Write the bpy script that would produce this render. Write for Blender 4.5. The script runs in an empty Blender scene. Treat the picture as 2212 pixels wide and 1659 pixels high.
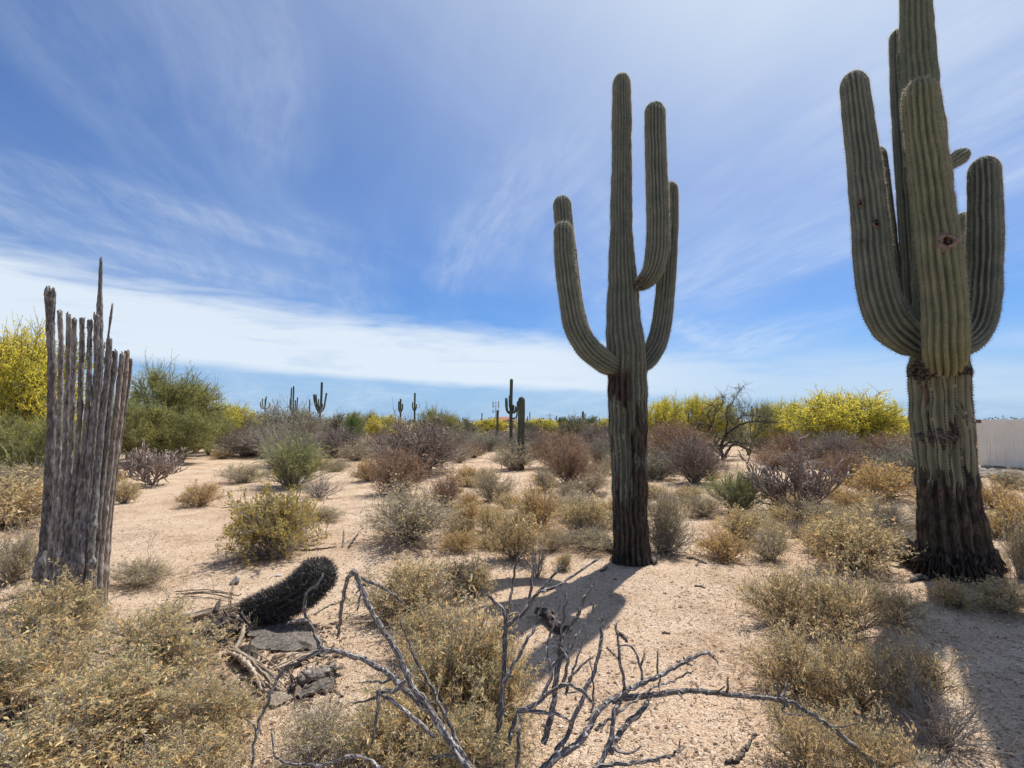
import bpy, math, random
import numpy as np
from mathutils import Vector
R_ = np.random.default_rng(7)
random.seed(7)
S = bpy.context.scene
COL = S.collection

# ------------------------------------------------------------------ camera
CAM_H = 1.6
TANP = 0.0746                       # tangent of the upward pitch
PITCH = math.atan(TANP)
cam_d = bpy.data.cameras.new('camera'); cam = bpy.data.objects.new('camera', cam_d); COL.objects.link(cam)
cam.location = (0, 0, CAM_H); cam.rotation_euler = (math.pi/2 + PITCH, 0, 0)
cam_d.sensor_width = 36; cam_d.lens = 18.0; cam_d.clip_start = 0.05; cam_d.clip_end = 20000
S.camera = cam
S.render.resolution_x = 1024; S.render.resolution_y = 768

# ------------------------------------------------------------------ light
SUN_EL = math.radians(60); SUN_AZ = math.radians(34)      # azimuth to the right of straight ahead
sd = bpy.data.lights.new('sun', 'SUN'); so = bpy.data.objects.new('sun', sd); COL.objects.link(so)
sd.energy = 5.0; sd.angle = math.radians(0.5); sd.color = (1.0, 0.95, 0.87)
sdir = Vector((math.sin(SUN_AZ)*math.cos(SUN_EL), math.cos(SUN_AZ)*math.cos(SUN_EL), math.sin(SUN_EL)))
so.rotation_euler = sdir.to_track_quat('Z', 'Y').to_euler()
so.location = sdir * 40

S.view_settings.view_transform = 'Standard'; S.view_settings.look = 'None'
S.view_settings.exposure = 0.27; S.view_settings.gamma = 1.0; S.view_settings.use_curve_mapping = False

# ------------------------------------------------------------------ node helper
class NT:
    def __init__(s, tree): s.t = tree; s.n = tree.nodes; s.l = tree.links
    def put(s, sock, v):
        if v is None: return
        if isinstance(v, bpy.types.NodeSocket): s.l.new(v, sock)
        else:
            try: sock.default_value = v
            except Exception: sock.default_value = tuple(v) + (1.0,)
    def math(s, op, a, b=None, c=None, clamp=False):
        n = s.n.new('ShaderNodeMath'); n.operation = op; n.use_clamp = clamp
        for i, v in enumerate((a, b, c)): s.put(n.inputs[i], v)
        return n.outputs[0]
    def vmath(s, op, a, b=None):
        n = s.n.new('ShaderNodeVectorMath'); n.operation = op
        s.put(n.inputs[0], a); s.put(n.inputs[1], b)
        return n.outputs[0]
    def comb(s, x, y, z):
        n = s.n.new('ShaderNodeCombineXYZ')
        for i, v in enumerate((x, y, z)): s.put(n.inputs[i], v)
        return n.outputs[0]
    def sep(s, v):
        n = s.n.new('ShaderNodeSeparateXYZ'); s.put(n.inputs[0], v); return n.outputs
    def noise(s, vec, scale, detail=4, rough=0.55, dist=0.0, out=0):
        n = s.n.new('ShaderNodeTexNoise'); s.put(n.inputs['Vector'], vec)
        n.inputs['Scale'].default_value = scale; n.inputs['Detail'].default_value = detail
        n.inputs['Roughness'].default_value = rough; n.inputs['Distortion'].default_value = dist
        return n.outputs[out]
    def voro(s, vec, scale, feature='F1', out='Distance'):
        n = s.n.new('ShaderNodeTexVoronoi'); n.feature = feature; s.put(n.inputs['Vector'], vec)
        n.inputs['Scale'].default_value = scale
        return n.outputs[out]
    def mrange(s, v, a, b, c=0.0, d=1.0, smooth=True):
        n = s.n.new('ShaderNodeMapRange'); n.interpolation_type = 'SMOOTHSTEP' if smooth else 'LINEAR'
        s.put(n.inputs['Value'], v); s.put(n.inputs['From Min'], a); s.put(n.inputs['From Max'], b)
        s.put(n.inputs['To Min'], c); s.put(n.inputs['To Max'], d)
        return n.outputs[0]
    def mix(s, f, a, b, blend='MIX'):
        n = s.n.new('ShaderNodeMix'); n.data_type = 'RGBA'; n.blend_type = blend
        s.put(n.inputs[0], f); s.put(n.inputs[6], a); s.put(n.inputs[7], b)
        return n.outputs[2]
    def ramp(s, f, stops, interp='LINEAR'):
        n = s.n.new('ShaderNodeValToRGB'); s.put(n.inputs[0], f); r = n.color_ramp; r.interpolation = interp
        while len(r.elements) < len(stops): r.elements.new(0.5)
        for e, (p, c) in zip(r.elements, stops): e.position = p; e.color = tuple(c) + (1,)
        return n.outputs[0]
    def attr(s, name, out='Fac'):
        n = s.n.new('ShaderNodeAttribute'); n.attribute_name = name; return n.outputs[out]
    def bump(s, h, strength=0.5, dist=0.02, normal=None):
        n = s.n.new('ShaderNodeBump'); s.put(n.inputs['Height'], h)
        n.inputs['Strength'].default_value = strength; n.inputs['Distance'].default_value = dist
        s.put(n.inputs['Normal'], normal)
        return n.outputs[0]
    def obj(s):
        return s.n.new('ShaderNodeTexCoord').outputs['Object']
    def pos(s):
        return s.n.new('ShaderNodeNewGeometry').outputs['Position']

# ------------------------------------------------------------------ world: sky with cirrus veils and a low white cloud bank
W = bpy.data.worlds.new('World'); S.world = W; W.use_nodes = True
w = NT(W.node_tree); w.n.clear()
sky = w.n.new('ShaderNodeTexSky'); sky.sky_type = 'NISHITA'; sky.sun_disc = False
sky.sun_elevation = SUN_EL; sky.sun_rotation = SUN_AZ; sky.altitude = 600
sky.air_density = 1.15; sky.dust_density = 0.35; sky.ozone_density = 2.0
SKY_K = 0.086
dirv = w.n.new('ShaderNodeTexCoord').outputs['Generated']
dx, dy, dz = w.sep(dirv)
zc = w.math('MAXIMUM', dz, 0.0)
den = w.math('ADD', zc, 0.10)
pu = w.math('DIVIDE', dx, den); pv = w.math('DIVIDE', dy, den)
plan = w.comb(pu, pv, 0.0)
# slow warp of the cloud plane so that streaks bend
warp = w.noise(plan, 0.35, 2, 0.5, 0.0, out=1)
plan_w = w.vmath('ADD', plan, w.vmath('MULTIPLY', w.vmath('SUBTRACT', warp, (0.5, 0.5, 0.5)), (0.9, 0.9, 0)))
def rot_scale(vec, ang, sx, sy, off=(0, 0, 0)):
    m = w.n.new('ShaderNodeMapping'); m.vector_type = 'POINT'
    w.put(m.inputs['Vector'], vec); m.inputs['Rotation'].default_value = (0, 0, ang)
    m.inputs['Scale'].default_value = (sx, sy, 1); m.inputs['Location'].default_value = off
    m2 = w.n.new('ShaderNodeMapping'); m2.inputs['Rotation'].default_value = (0, 0, 0)
    return m.outputs[0]
def rotated(vec, ang, sx, sy, off=(0, 0, 0)):
    m = w.n.new('ShaderNodeMapping'); w.put(m.inputs['Vector'], vec); m.inputs['Rotation'].default_value = (0, 0, ang)
    m2 = w.n.new('ShaderNodeMapping'); w.l.new(m.outputs[0], m2.inputs['Vector'])
    m2.inputs['Scale'].default_value = (sx, sy, 1); m2.inputs['Location'].default_value = off
    return m2.outputs[0]
st1 = w.noise(rotated(plan_w, math.radians(-14), 1.3, 0.22, (3.1, 1.7, 0)), 1.3, 9, 0.56, 0.15)
st2 = w.noise(rotated(plan_w, math.radians(38), 1.5, 0.26, (7.3, 4.2, 0)), 1.3, 9, 0.56, 0.15)
veil = w.noise(rotated(plan, math.radians(-10), 0.8, 0.45, (1.9, 6.4, 0)), 0.75, 4, 0.5, 0.3)
fine = w.noise(rotated(plan_w, math.radians(-16), 2.6, 0.8), 4.5, 10, 0.66, 0.25)
m1 = w.mrange(st1, 0.40, 0.84); m2_ = w.mrange(st2, 0.42, 0.86)
mv = w.mrange(veil, 0.36, 0.70)
streak = w.math('MAXIMUM', m1, w.math('MULTIPLY', m2_, 0.8))
streak = w.math('MULTIPLY', streak, w.mrange(fine, 0.30, 0.68, 0.30, 1.0))
cir = w.math('ADD', w.math('MULTIPLY', streak, w.mrange(veil, 0.34, 0.62, 0.16, 0.62)), w.math('MULTIPLY', mv, 0.16), clamp=True)
# low bank
hh = w.math('SQRT', w.math('ADD', w.math('MULTIPLY', dx, dx), w.math('MULTIPLY', dy, dy)))
el = w.math('DIVIDE', dz, w.math('MAXIMUM', hh, 0.001)); xs = w.math('DIVIDE', dx, w.math('MAXIMUM', hh, 0.001))
bn = w.noise(w.comb(w.math('MULTIPLY', xs, 3.0), w.math('MULTIPLY', el, 16.0), w.math('MULTIPLY', dy, 1.0)), 2.0, 7, 0.58, 0.3)
bnl = w.noise(w.comb(w.math('MULTIPLY', xs, 1.5), w.math('MULTIPLY', el, 2.0), dy), 2.0, 3, 0.5)
wob = w.math('MULTIPLY', w.math('SUBTRACT', bn, 0.5), 0.06)
lo = w.math('ADD', w.math('MULTIPLY_ADD', xs, -0.055, 0.058), w.math('MULTIPLY', wob, 0.45))
hi = w.math('ADD', w.math('MULTIPLY_ADD', xs, -0.105, 0.172), w.math('MULTIPLY', wob, 1.6))
b_lo = w.mrange(w.math('SUBTRACT', el, lo), -0.004, 0.020)
b_hi = w.mrange(w.math('SUBTRACT', hi, el), -0.035, 0.05)
bank = w.math('MULTIPLY', b_lo, b_hi)
bank = w.math('MULTIPLY', bank, w.mrange(xs, 0.0, 0.55, 0.95, 0.42))
bank = w.math('MULTIPLY', bank, w.mrange(bn, 0.22, 0.5, 0.72, 1.0))
# haze band hugging the horizon and thin wisps under the bank
sundot = w.n.new('ShaderNodeVectorMath'); sundot.operation = 'DOT_PRODUCT'; w.l.new(dirv, sundot.inputs[0]); sundot.inputs[1].default_value = tuple(sdir)
aureole = w.math('MULTIPLY', w.math('POWER', w.math('MAXIMUM', sundot.outputs['Value'], 0.0), 7.0), 1.5); aureole = w.math('MINIMUM', aureole, 0.85)   # thin ice veil brightens towards the sun
cir = w.math('ADD', w.math('MULTIPLY', cir, w.math('SUBTRACT', 1.0, aureole)), w.math('MULTIPLY', aureole, w.mrange(veil, 0.2, 0.7, 0.6, 1.0)), clamp=True)
mask = w.math('MAXIMUM', cir, bank)
mask = w.math('MINIMUM', mask, 0.93)
skyc = w.mix(1.0, sky.outputs[0], (SKY_K, SKY_K, SKY_K, 1), 'MULTIPLY')
skyc = w.mix(1.0, skyc, (0.45, 0.71, 1.10, 1), 'MULTIPLY')
skyc = w.mix(w.mrange(el, 0.0, 0.20, 0.75, 0.0), skyc, (0.29, 0.45, 0.70, 1))      # pale dusty blue low air, the same all round
col = w.mix(mask, skyc, (0.645, 0.72, 0.80, 1))
bg = w.n.new('ShaderNodeBackground'); w.l.new(col, bg.inputs[0]); bg.inputs[1].default_value = 1.0
wo = w.n.new('ShaderNodeOutputWorld'); w.l.new(bg.outputs[0], wo.inputs[0])
W.cycles.sampling_method = 'AUTOMATIC'

# ------------------------------------------------------------------ picture geometry helpers (u, v in a 2212 x 1659 frame)
F = 1106.0
FW = np.array([0, math.cos(PITCH), math.sin(PITCH)]); UP = np.array([0, -math.sin(PITCH), math.cos(PITCH)])
def ray(u, v): return np.array([1.0, 0, 0])*(u-1106)/F + UP*(829.5-v)/F + FW
def at(u, v, Y):
    d = ray(u, v); return np.array([0, 0, CAM_H]) + d*(Y/d[1])
_ph = R_.uniform(0, 6.28, (14, 2)); _k = []
for i in range(14):
    wl = [9, 6.5, 4.2, 3.0, 2.2, 1.6, 1.2, 0.9, 0.7, 0.55, 0.42, 0.34, 0.28, 0.22][i]; a = R_.uniform(0, 3.14)
    _k.append((2*math.pi/wl*math.cos(a), 2*math.pi/wl*math.sin(a), wl))
def gz(x, y):
    x = np.asarray(x, float); y = np.asarray(y, float); z = 0*x
    for i, (kx, ky, wl) in enumerate(_k):
        z = z + 0.0058*min(wl, 3.0)**0.8*np.sin(kx*x+ky*y+_ph[i, 0])*np.cos(0.37*ky*x-0.41*kx*y+_ph[i, 1])
    d = np.sqrt(x*x+y*y)
    return z*np.clip(1.6-d/30.0, 0.15, 1.0)
def ground(u, v):
    d = ray(u, v); t = -CAM_H/d[2]; p = np.array([0, 0, CAM_H])+d*t
    p[2] = float(gz(p[0], p[1])); return p
def nrm(a): return a/np.maximum(np.linalg.norm(a, axis=-1, keepdims=True), 1e-9)

# ------------------------------------------------------------------ mesh builder
class MB:
    def __init__(s): s.v = []; s.q = []; s.t = []; s.n = 0; s.a = {}
    def add(s, v, quads=None, tris=None, **attrs):
        v = np.asarray(v, float).reshape(-1, 3)
        if quads is not None and len(quads): s.q.append(np.asarray(quads, int).reshape(-1, 4)+s.n)
        if tris is not None and len(tris): s.t.append(np.asarray(tris, int).reshape(-1, 3)+s.n)
        for k in set(list(s.a)+list(attrs)):
            if k not in s.a: s.a[k] = [np.zeros((s.n, 3) if k == 'tc' else s.n)]
            val = attrs.get(k)
            if val is None: val = np.zeros((len(v), 3) if k == 'tc' else len(v))
            s.a[k].append(np.broadcast_to(np.asarray(val, float), (len(v), 3) if k == 'tc' else (len(v),)))
        s.v.append(v); s.n += len(v)
    def mesh(s, name, smooth=True, off=None):
        me = bpy.data.meshes.new(name)
        v = np.concatenate(s.v)
        if off is not None: v = v-np.asarray(off)
        q = np.concatenate(s.q) if s.q else np.zeros((0, 4), int); t = np.concatenate(s.t) if s.t else np.zeros((0, 3), int)
        me.vertices.add(len(v)); me.vertices.foreach_set('co', v.astype(np.float32).ravel())
        lv = np.concatenate([q.ravel(), t.ravel()]).astype(np.int32)
        me.loops.add(len(lv)); me.loops.foreach_set('vertex_index', lv)
        st = np.concatenate([np.arange(len(q))*4, len(q)*4+np.arange(len(t))*3]).astype(np.int32)
        tot = np.concatenate([np.full(len(q), 4), np.full(len(t), 3)]).astype(np.int32)
        me.polygons.add(len(st)); me.polygons.foreach_set('loop_start', st); me.polygons.foreach_set('loop_total', tot)
        me.polygons.foreach_set('use_smooth', np.full(len(st), smooth))
        for k, l in s.a.items():
            d = np.concatenate(l).astype(np.float32)
            if k == 'tc': a = me.attributes.new(k, 'FLOAT_VECTOR', 'POINT'); a.data.foreach_set('vector', d.ravel())
            else: a = me.attributes.new(k, 'FLOAT', 'POINT'); a.data.foreach_set('value', d)
        me.update(calc_edges=True); me.validate()
        return me

def tubes(mb, P, r, sides=3, tint=None, cap=True):
    """P (N,K,3) polylines, r (N,K) radii"""
    P = np.asarray(P, float); r = np.asarray(r, float)
    if P.ndim == 2: P = P[None]; r = r[None]
    N, K, _ = P.shape
    if N == 0: return
    T = np.empty_like(P); T[:, 1:-1] = P[:, 2:]-P[:, :-2]; T[:, 0] = P[:, 1]-P[:, 0]; T[:, -1] = P[:, -1]-P[:, -2]
    T = nrm(T); avg = nrm(P[:, -1]-P[:, 0])
    ref = np.eye(3)[np.argmin(np.abs(avg), axis=1)][:, None, :]
    A = nrm(np.cross(T, np.broadcast_to(ref, T.shape))); B = np.cross(T, A)
    th = np.arange(sides)/sides*2*math.pi
    V = P[:, :, None, :]+r[:, :, None, None]*(np.cos(th)[None, None, :, None]*A[:, :, None, :]+np.sin(th)[None, None, :, None]*B[:, :, None, :])
    s = np.concatenate([np.zeros((N, 1)), np.cumsum(np.linalg.norm(P[:, 1:]-P[:, :-1], axis=2), axis=1)], axis=1)
    rm = r.mean(axis=1)[:, None, None]
    tc = np.stack([np.broadcast_to(np.cos(th)*1.0, (N, K, sides))*rm, np.broadcast_to(np.sin(th), (N, K, sides))*rm,
                   np.broadcast_to((s+R_.uniform(0, 50, (N, 1)))[:, :, None], (N, K, sides))], axis=-1)
    base = (np.arange(N)*K*sides)[:, None, None]+(np.arange(K-1)*sides)[None, :, None]
    i = np.arange(sides); j = (i+1) % sides
    q = np.stack([base+i, base+j, base+sides+j, base+sides+i], axis=-1).reshape(-1, 4)
    tr = []
    if cap and sides >= 3:
        e = (np.arange(N)*K*sides)[:, None]+(K-1)*sides; b0 = (np.arange(N)*K*sides)[:, None]
        for k in range(1, sides-1):
            tr.append(np.concatenate([e, e+k, e+k+1], axis=1)); tr.append(np.concatenate([b0, b0+k+1, b0+k], axis=1))
        tr = np.concatenate(tr)
    tt = R_.uniform(0, 1, N) if tint is None else np.broadcast_to(tint, (N,))
    mb.add(V.reshape(-1, 3), q, tr if len(tr) else None, tc=tc.reshape(-1, 3), tint=np.repeat(tt, K*sides))

def leaves(mb, p, d, L, Wd, tint, droop=0.15):
    """folded diamond leaves at p pointing along d"""
    N = len(p)
    if N == 0: return
    d = nrm(d); rnd = R_.normal(size=(N, 3)); sde = nrm(np.cross(d, rnd)); nn = np.cross(sde, d)
    L = np.broadcast_to(L, (N,))[:, None]; Wd = np.broadcast_to(Wd, (N,))[:, None]
    a = p; t = p+d*L-np.array([0, 0, 1])*L*droop; m = p+d*L*0.45
    l = m+sde*Wd*0.5+nn*Wd*0.18; r = m-sde*Wd*0.5+nn*Wd*0.18
    V = np.stack([a, r, t, l], axis=1).reshape(-1, 3)
    q = np.arange(N*4).reshape(N, 4)
    mb.add(V, q, tint=np.repeat(tint, 4))

# ------------------------------------------------------------------ objects
def tag(o, label=None, cat=None, group=None, kind=None):
    if label: o['label'] = label
    if cat: o['category'] = cat
    if group: o['group'] = group
    if kind: o['kind'] = kind
    return o
def empty(name, loc, label=None, cat=None, group=None, rz=0.0, sc=1.0):
    o = bpy.data.objects.new(name, None); COL.objects.link(o); o.location = tuple(loc); o.rotation_euler = (0, 0, rz)
    o.scale = (sc, sc, sc) if np.isscalar(sc) else sc
    o.empty_display_size = 0.1
    return tag(o, label, cat, group)
def part(name, me, mat, parent=None, kind=None):
    o = bpy.data.objects.new(name, me); COL.objects.link(o)
    if mat is not None and not me.materials: me.materials.append(mat)
    if parent is not None: o.parent = parent
    if kind: o['kind'] = kind
    return o

# ------------------------------------------------------------------ materials
def newmat(name):
    m = bpy.data.materials.new(name); m.use_nodes = True
    t = NT(m.node_tree); t.n.clear()
    o = t.n.new('ShaderNodeOutputMaterial')
    return m, t, o
def principled(t, o, col, rough=0.9, spec=0.2, normal=None):
    b = t.n.new('ShaderNodeBsdfPrincipled'); t.put(b.inputs['Base Color'], col); t.put(b.inputs['Roughness'], rough)
    b.inputs['Specular IOR Level'].default_value = spec; t.put(b.inputs['Normal'], normal)
    t.l.new(b.outputs[0], o.inputs[0]); return b
def leaf_mat(name, stops, trans=0.35):
    m, t, o = newmat(name)
    c = t.ramp(t.attr('tint'), stops)
    d = t.n.new('ShaderNodeBsdfDiffuse'); t.l.new(c, d.inputs[0])
    tr = t.n.new('ShaderNodeBsdfTranslucent'); t.l.new(c, tr.inputs[0])
    mx = t.n.new('ShaderNodeMixShader'); mx.inputs[0].default_value = trans
    t.l.new(d.outputs[0], mx.inputs[1]); t.l.new(tr.outputs[0], mx.inputs[2]); t.l.new(mx.outputs[0], o.inputs[0])
    return m
def twig_mat(name, stops, rough=0.9):
    m, t, o = newmat(name); principled(t, o, t.ramp(t.attr('tint'), stops), rough, 0.15); return m
M = {}
M['bursage'] = leaf_mat('bursage_leaf', [(0.0, (0.251, 0.246, 0.130)), (0.22, (0.433, 0.414, 0.238)), (0.42, (0.627, 0.538, 0.302)), (0.6, (0.821, 0.616, 0.324)), (0.75, (0.798, 0.515, 0.227)), (0.88, (0.860, 0.694, 0.378)), (1.0, (0.821, 0.829, 0.605))], 0.42)
M['olive'] = leaf_mat('olive_leaf', [(0.0, (0.228, 0.202, 0.049)), (0.5, (0.479, 0.381, 0.108)), (0.85, (0.661, 0.493, 0.173)), (1.0, (0.752, 0.627, 0.324))], 0.42)
M['sage'] = leaf_mat('sage_leaf', [(0.0, (0.319, 0.291, 0.162)), (0.5, (0.570, 0.470, 0.270)), (1.0, (0.775, 0.638, 0.389))], 0.42)
M['gold'] = leaf_mat('gold_leaf', [(0.0, (0.433, 0.302, 0.108)), (0.5, (0.707, 0.482, 0.184)), (1.0, (0.821, 0.605, 0.281))], 0.42)
M['rustleaf'] = leaf_mat('rust_leaf', [(0.0, (0.274, 0.146, 0.081)), (0.5, (0.502, 0.291, 0.162)), (1.0, (0.684, 0.470, 0.270))], 0.35)
M['broom'] = leaf_mat('broom_stem', [(0.0, (0.137, 0.179, 0.054)), (0.5, (0.296, 0.347, 0.119)), (0.85, (0.479, 0.437, 0.173)), (1.0, (0.638, 0.470, 0.216))], 0.35)
M['pv_yellow'] = leaf_mat('blossom', [(0.0, (0.26, 0.31, 0.08)), (0.25, (0.46, 0.47, 0.10)), (0.45, (0.78, 0.68, 0.10)), (0.75, (0.90, 0.77, 0.13)), (1.0, (0.88, 0.72, 0.14))], 0.5)
M['pv_green'] = leaf_mat('green_spray', [(0.0, (0.15, 0.18, 0.06)), (0.4, (0.36, 0.37, 0.13)), (0.7, (0.54, 0.52, 0.17)), (1.0, (0.82, 0.71, 0.13))], 0.45)
M['mesq'] = leaf_mat('grey_green_leaf', [(0.0, (0.19, 0.21, 0.11)), (0.6, (0.36, 0.37, 0.20)), (1.0, (0.52, 0.49, 0.29))], 0.45)
M['bright_green'] = leaf_mat('bright_green_leaf', [(0.0, (0.07, 0.15, 0.03)), (1.0, (0.22, 0.34, 0.08))], 0.45)
M['tw_grey'] = twig_mat('grey_twig', [(0, (0.15, 0.13, 0.11)), (0.6, (0.31, 0.27, 0.23)), (1, (0.46, 0.42, 0.37))])
M['tw_brown'] = twig_mat('brown_twig', [(0, (0.14, 0.105, 0.075)), (0.6, (0.29, 0.23, 0.165)), (1, (0.44, 0.37, 0.28))])
M['tw_purple'] = twig_mat('purple_twig', [(0, (0.13, 0.10, 0.088)), (0.6, (0.26, 0.21, 0.18)), (1, (0.46, 0.385, 0.32))])
M['tw_rust'] = twig_mat('rust_twig', [(0, (0.16, 0.105, 0.075)), (0.6, (0.33, 0.23, 0.165)), (1, (0.52, 0.40, 0.28))])
M['tw_green'] = twig_mat('green_bark', [(0, (0.13, 0.125, 0.065)), (1, (0.28, 0.27, 0.13))])
M['tw_dark'] = twig_mat('dark_bark', [(0, (0.045, 0.036, 0.03)), (1, (0.12, 0.10, 0.085))])
M['straw'] = twig_mat('straw', [(0, (0.42, 0.33, 0.19)), (1, (0.60, 0.50, 0.33))])
M['spine_pale'] = leaf_mat('pale_spine', [(0, (0.36, 0.33, 0.26)), (1, (0.72, 0.66, 0.50))], 0.55)
M['spine_dark'] = twig_mat('dark_spine', [(0, (0.05, 0.045, 0.04)), (1, (0.20, 0.17, 0.145))])
M['spine_barrel'] = twig_mat('barrel_spine', [(0, (0.035, 0.03, 0.03)), (0.7, (0.11, 0.09, 0.088)), (1, (0.46, 0.39, 0.36))])
M['areole'] = twig_mat('areole', [(0, (0.03, 0.028, 0.024)), (1, (0.10, 0.09, 0.075))])
M['bud'] = twig_mat('flower_bud', [(0, (0.07, 0.08, 0.04)), (1, (0.17, 0.15, 0.09))])
M['litter'] = leaf_mat('litter', [(0, (0.10, 0.07, 0.045)), (0.5, (0.28, 0.19, 0.115)), (1, (0.50, 0.38, 0.24))], 0.1)

def cactus_mat(name, green, pale, oldk=0.3):
    """bk = how corky (0 skin .. 1 bark), rib = 1 on the crest, tc = unrolled coordinates"""
    m, t, o = newmat(name)
    tc = t.attr('tc', 'Vector'); bk = t.attr('bk'); rib = t.attr('rib')
    st = t.vmath('MULTIPLY', tc, (1, 1, 0.25))
    n1 = t.noise(tc, 5, 4, 0.6); n2 = t.noise(st, 30, 4, 0.65); n3 = t.noise(st, 11, 5, 0.65, 0.4); n4 = t.noise(tc, 2.2, 2)
    skin = t.mix(t.mrange(n1, 0.3, 0.7), green, pale)
    skin = t.mix(t.mrange(n2, 0.45, 0.75, 0, 0.35), skin, (0.16, 0.15, 0.10, 1))
    # brown flecks with a shape of their own
    fl = t.voro(t.vmath('MULTIPLY', tc, (1, 1, 0.5)), 26)
    fleck = t.math('MULTIPLY', t.mrange(fl, 0.10, 0.18, 1, 0), t.mrange(n4, 0.42, 0.6))
    skin = t.mix(t.math('MULTIPLY', fleck, t.mrange(bk, 0.02, 0.3, 0.25, 0.9)), skin, (0.10, 0.07, 0.05, 1))
    skin = t.mix(t.mrange(bk, 0.03, 0.25, 0, oldk), skin, t.mix(t.mrange(n1, 0.3, 0.7), (0.19, 0.19, 0.125, 1), (0.27, 0.26, 0.18, 1)))
    bark = t.mix(t.mrange(n2, 0.35, 0.7), (0.022, 0.018, 0.015, 1), (0.105, 0.08, 0.06, 1))
    bark = t.mix(t.mrange(n3, 0.52, 0.68, 0, 0.8), bark, (0.21, 0.155, 0.11, 1))
    n5 = t.noise(t.vmath('MULTIPLY', tc, (1, 1, 0.11)), 16, 4, 0.62, 0.3)
    nn = t.math('ADD', t.math('MULTIPLY', t.math('SUBTRACT', n5, 0.5), 1.7), t.math('MULTIPLY', t.math('SUBTRACT', n3, 0.5), 0.7))
    k = t.math('ADD', bk, nn)
    k = t.mrange(k, 0.47, 0.55)
    k = t.math('MULTIPLY', k, t.mrange(bk, 0.01, 0.08))
    colr = t.mix(k, skin, bark)
    hgt = t.math('ADD', t.math('MULTIPLY', n2, 0.4), t.math('MULTIPLY', t.math('MULTIPLY', n3, k), 2.5))
    principled(t, o, colr, 0.75, 0.25, t.bump(hgt, 0.7, 0.012))
    return m
M['saguaro'] = cactus_mat('saguaro_skin', (0.120, 0.144, 0.120, 1), (0.195, 0.215, 0.176, 1))
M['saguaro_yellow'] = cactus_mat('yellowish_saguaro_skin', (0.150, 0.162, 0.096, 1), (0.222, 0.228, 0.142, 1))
M['saguaro_old'] = cactus_mat('old_saguaro_skin', (0.100, 0.128, 0.088, 1), (0.165, 0.188, 0.130, 1), 0.8)
M['saguaro_far'] = cactus_mat('far_saguaro_skin', (0.06, 0.075, 0.045, 1), (0.10, 0.115, 0.075, 1))
M['barrel'] = cactus_mat('barrel_skin', (0.036, 0.042, 0.028, 1), (0.062, 0.068, 0.046, 1))

def wood_mat(name, dark, mid, pale, stretch=0.12, scale=60, bstr=0.9, net=0.0):
    m, t, o = newmat(name)
    tc = t.attr('tc', 'Vector'); st = t.vmath('MULTIPLY', tc, (1, 1, stretch))
    n = t.noise(st, scale, 5, 0.6, 0.3); n2 = t.noise(tc, 6, 3, 0.6)
    f = t.math('ADD', t.math('MULTIPLY', n, 0.7), t.math('MULTIPLY', n2, 0.3))
    c = t.ramp(f, [(0.33, dark), (0.5, mid), (0.66, pale)])
    h = n
    if net:
        v = t.voro(t.vmath('MULTIPLY', tc, (1, 1, 0.35)), net, 'DISTANCE_TO_EDGE')
        hole = t.mrange(v, 0.05, 0.22)
        c = t.mix(t.math('MULTIPLY', hole, 0.6), c, tuple(x*0.55 for x in dark)+(1,))
        h = t.math('SUBTRACT', n, t.math('MULTIPLY', hole, 1.6))
    tv = t.mrange(t.attr('tint'), 0, 1, 0.72, 1.15, False); c = t.mix(1.0, c, t.comb(tv, tv, tv), 'MULTIPLY')
    principled(t, o, c, 0.9, 0.15, t.bump(h, bstr, 0.012))
    return m
M['deadrib'] = wood_mat('dead_rib_wood', (0.04, 0.035, 0.031), (0.20, 0.182, 0.166), (0.48, 0.45, 0.42), 0.28, 75, 1.0)
M['deadrib_warm'] = wood_mat('dead_rib_warm_wood', (0.07, 0.055, 0.043), (0.25, 0.205, 0.17), (0.47, 0.41, 0.35), 0.28, 75, 1.0)
M['cholla_wood'] = wood_mat('cholla_wood', (0.085, 0.072, 0.064), (0.36, 0.33, 0.31), (0.74, 0.71, 0.68), 0.12, 110, 1.0, net=60)
M['cholla_live'] = wood_mat('cane_cholla_skin', (0.16, 0.122, 0.104), (0.35, 0.275, 0.235), (0.54, 0.445, 0.38), 0.8, 60, 1.0)
M['darkwood'] = wood_mat('dark_dead_wood', (0.025, 0.02, 0.018), (0.085, 0.07, 0.06), (0.24, 0.205, 0.18), 0.2, 40, 1.0)
M['charbark'] = wood_mat('charred_bark', (0.014, 0.012, 0.011), (0.045, 0.037, 0.032), (0.13, 0.105, 0.09), 0.2, 40, 1.0)
M['greybark'] = wood_mat('grey_bark_plate', (0.05, 0.042, 0.036), (0.20, 0.175, 0.15), (0.36, 0.315, 0.27), 0.8, 45, 1.0)
M['tanwood'] = wood_mat('tan_dead_wood', (0.19, 0.14, 0.10), (0.37, 0.30, 0.23), (0.56, 0.48, 0.39), 0.08, 60, 1.0)
M['scar'] = wood_mat('scar_tissue', (0.13, 0.098, 0.08), (0.26, 0.205, 0.17), (0.38, 0.315, 0.265), 1.0, 40, 1.0)

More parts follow.
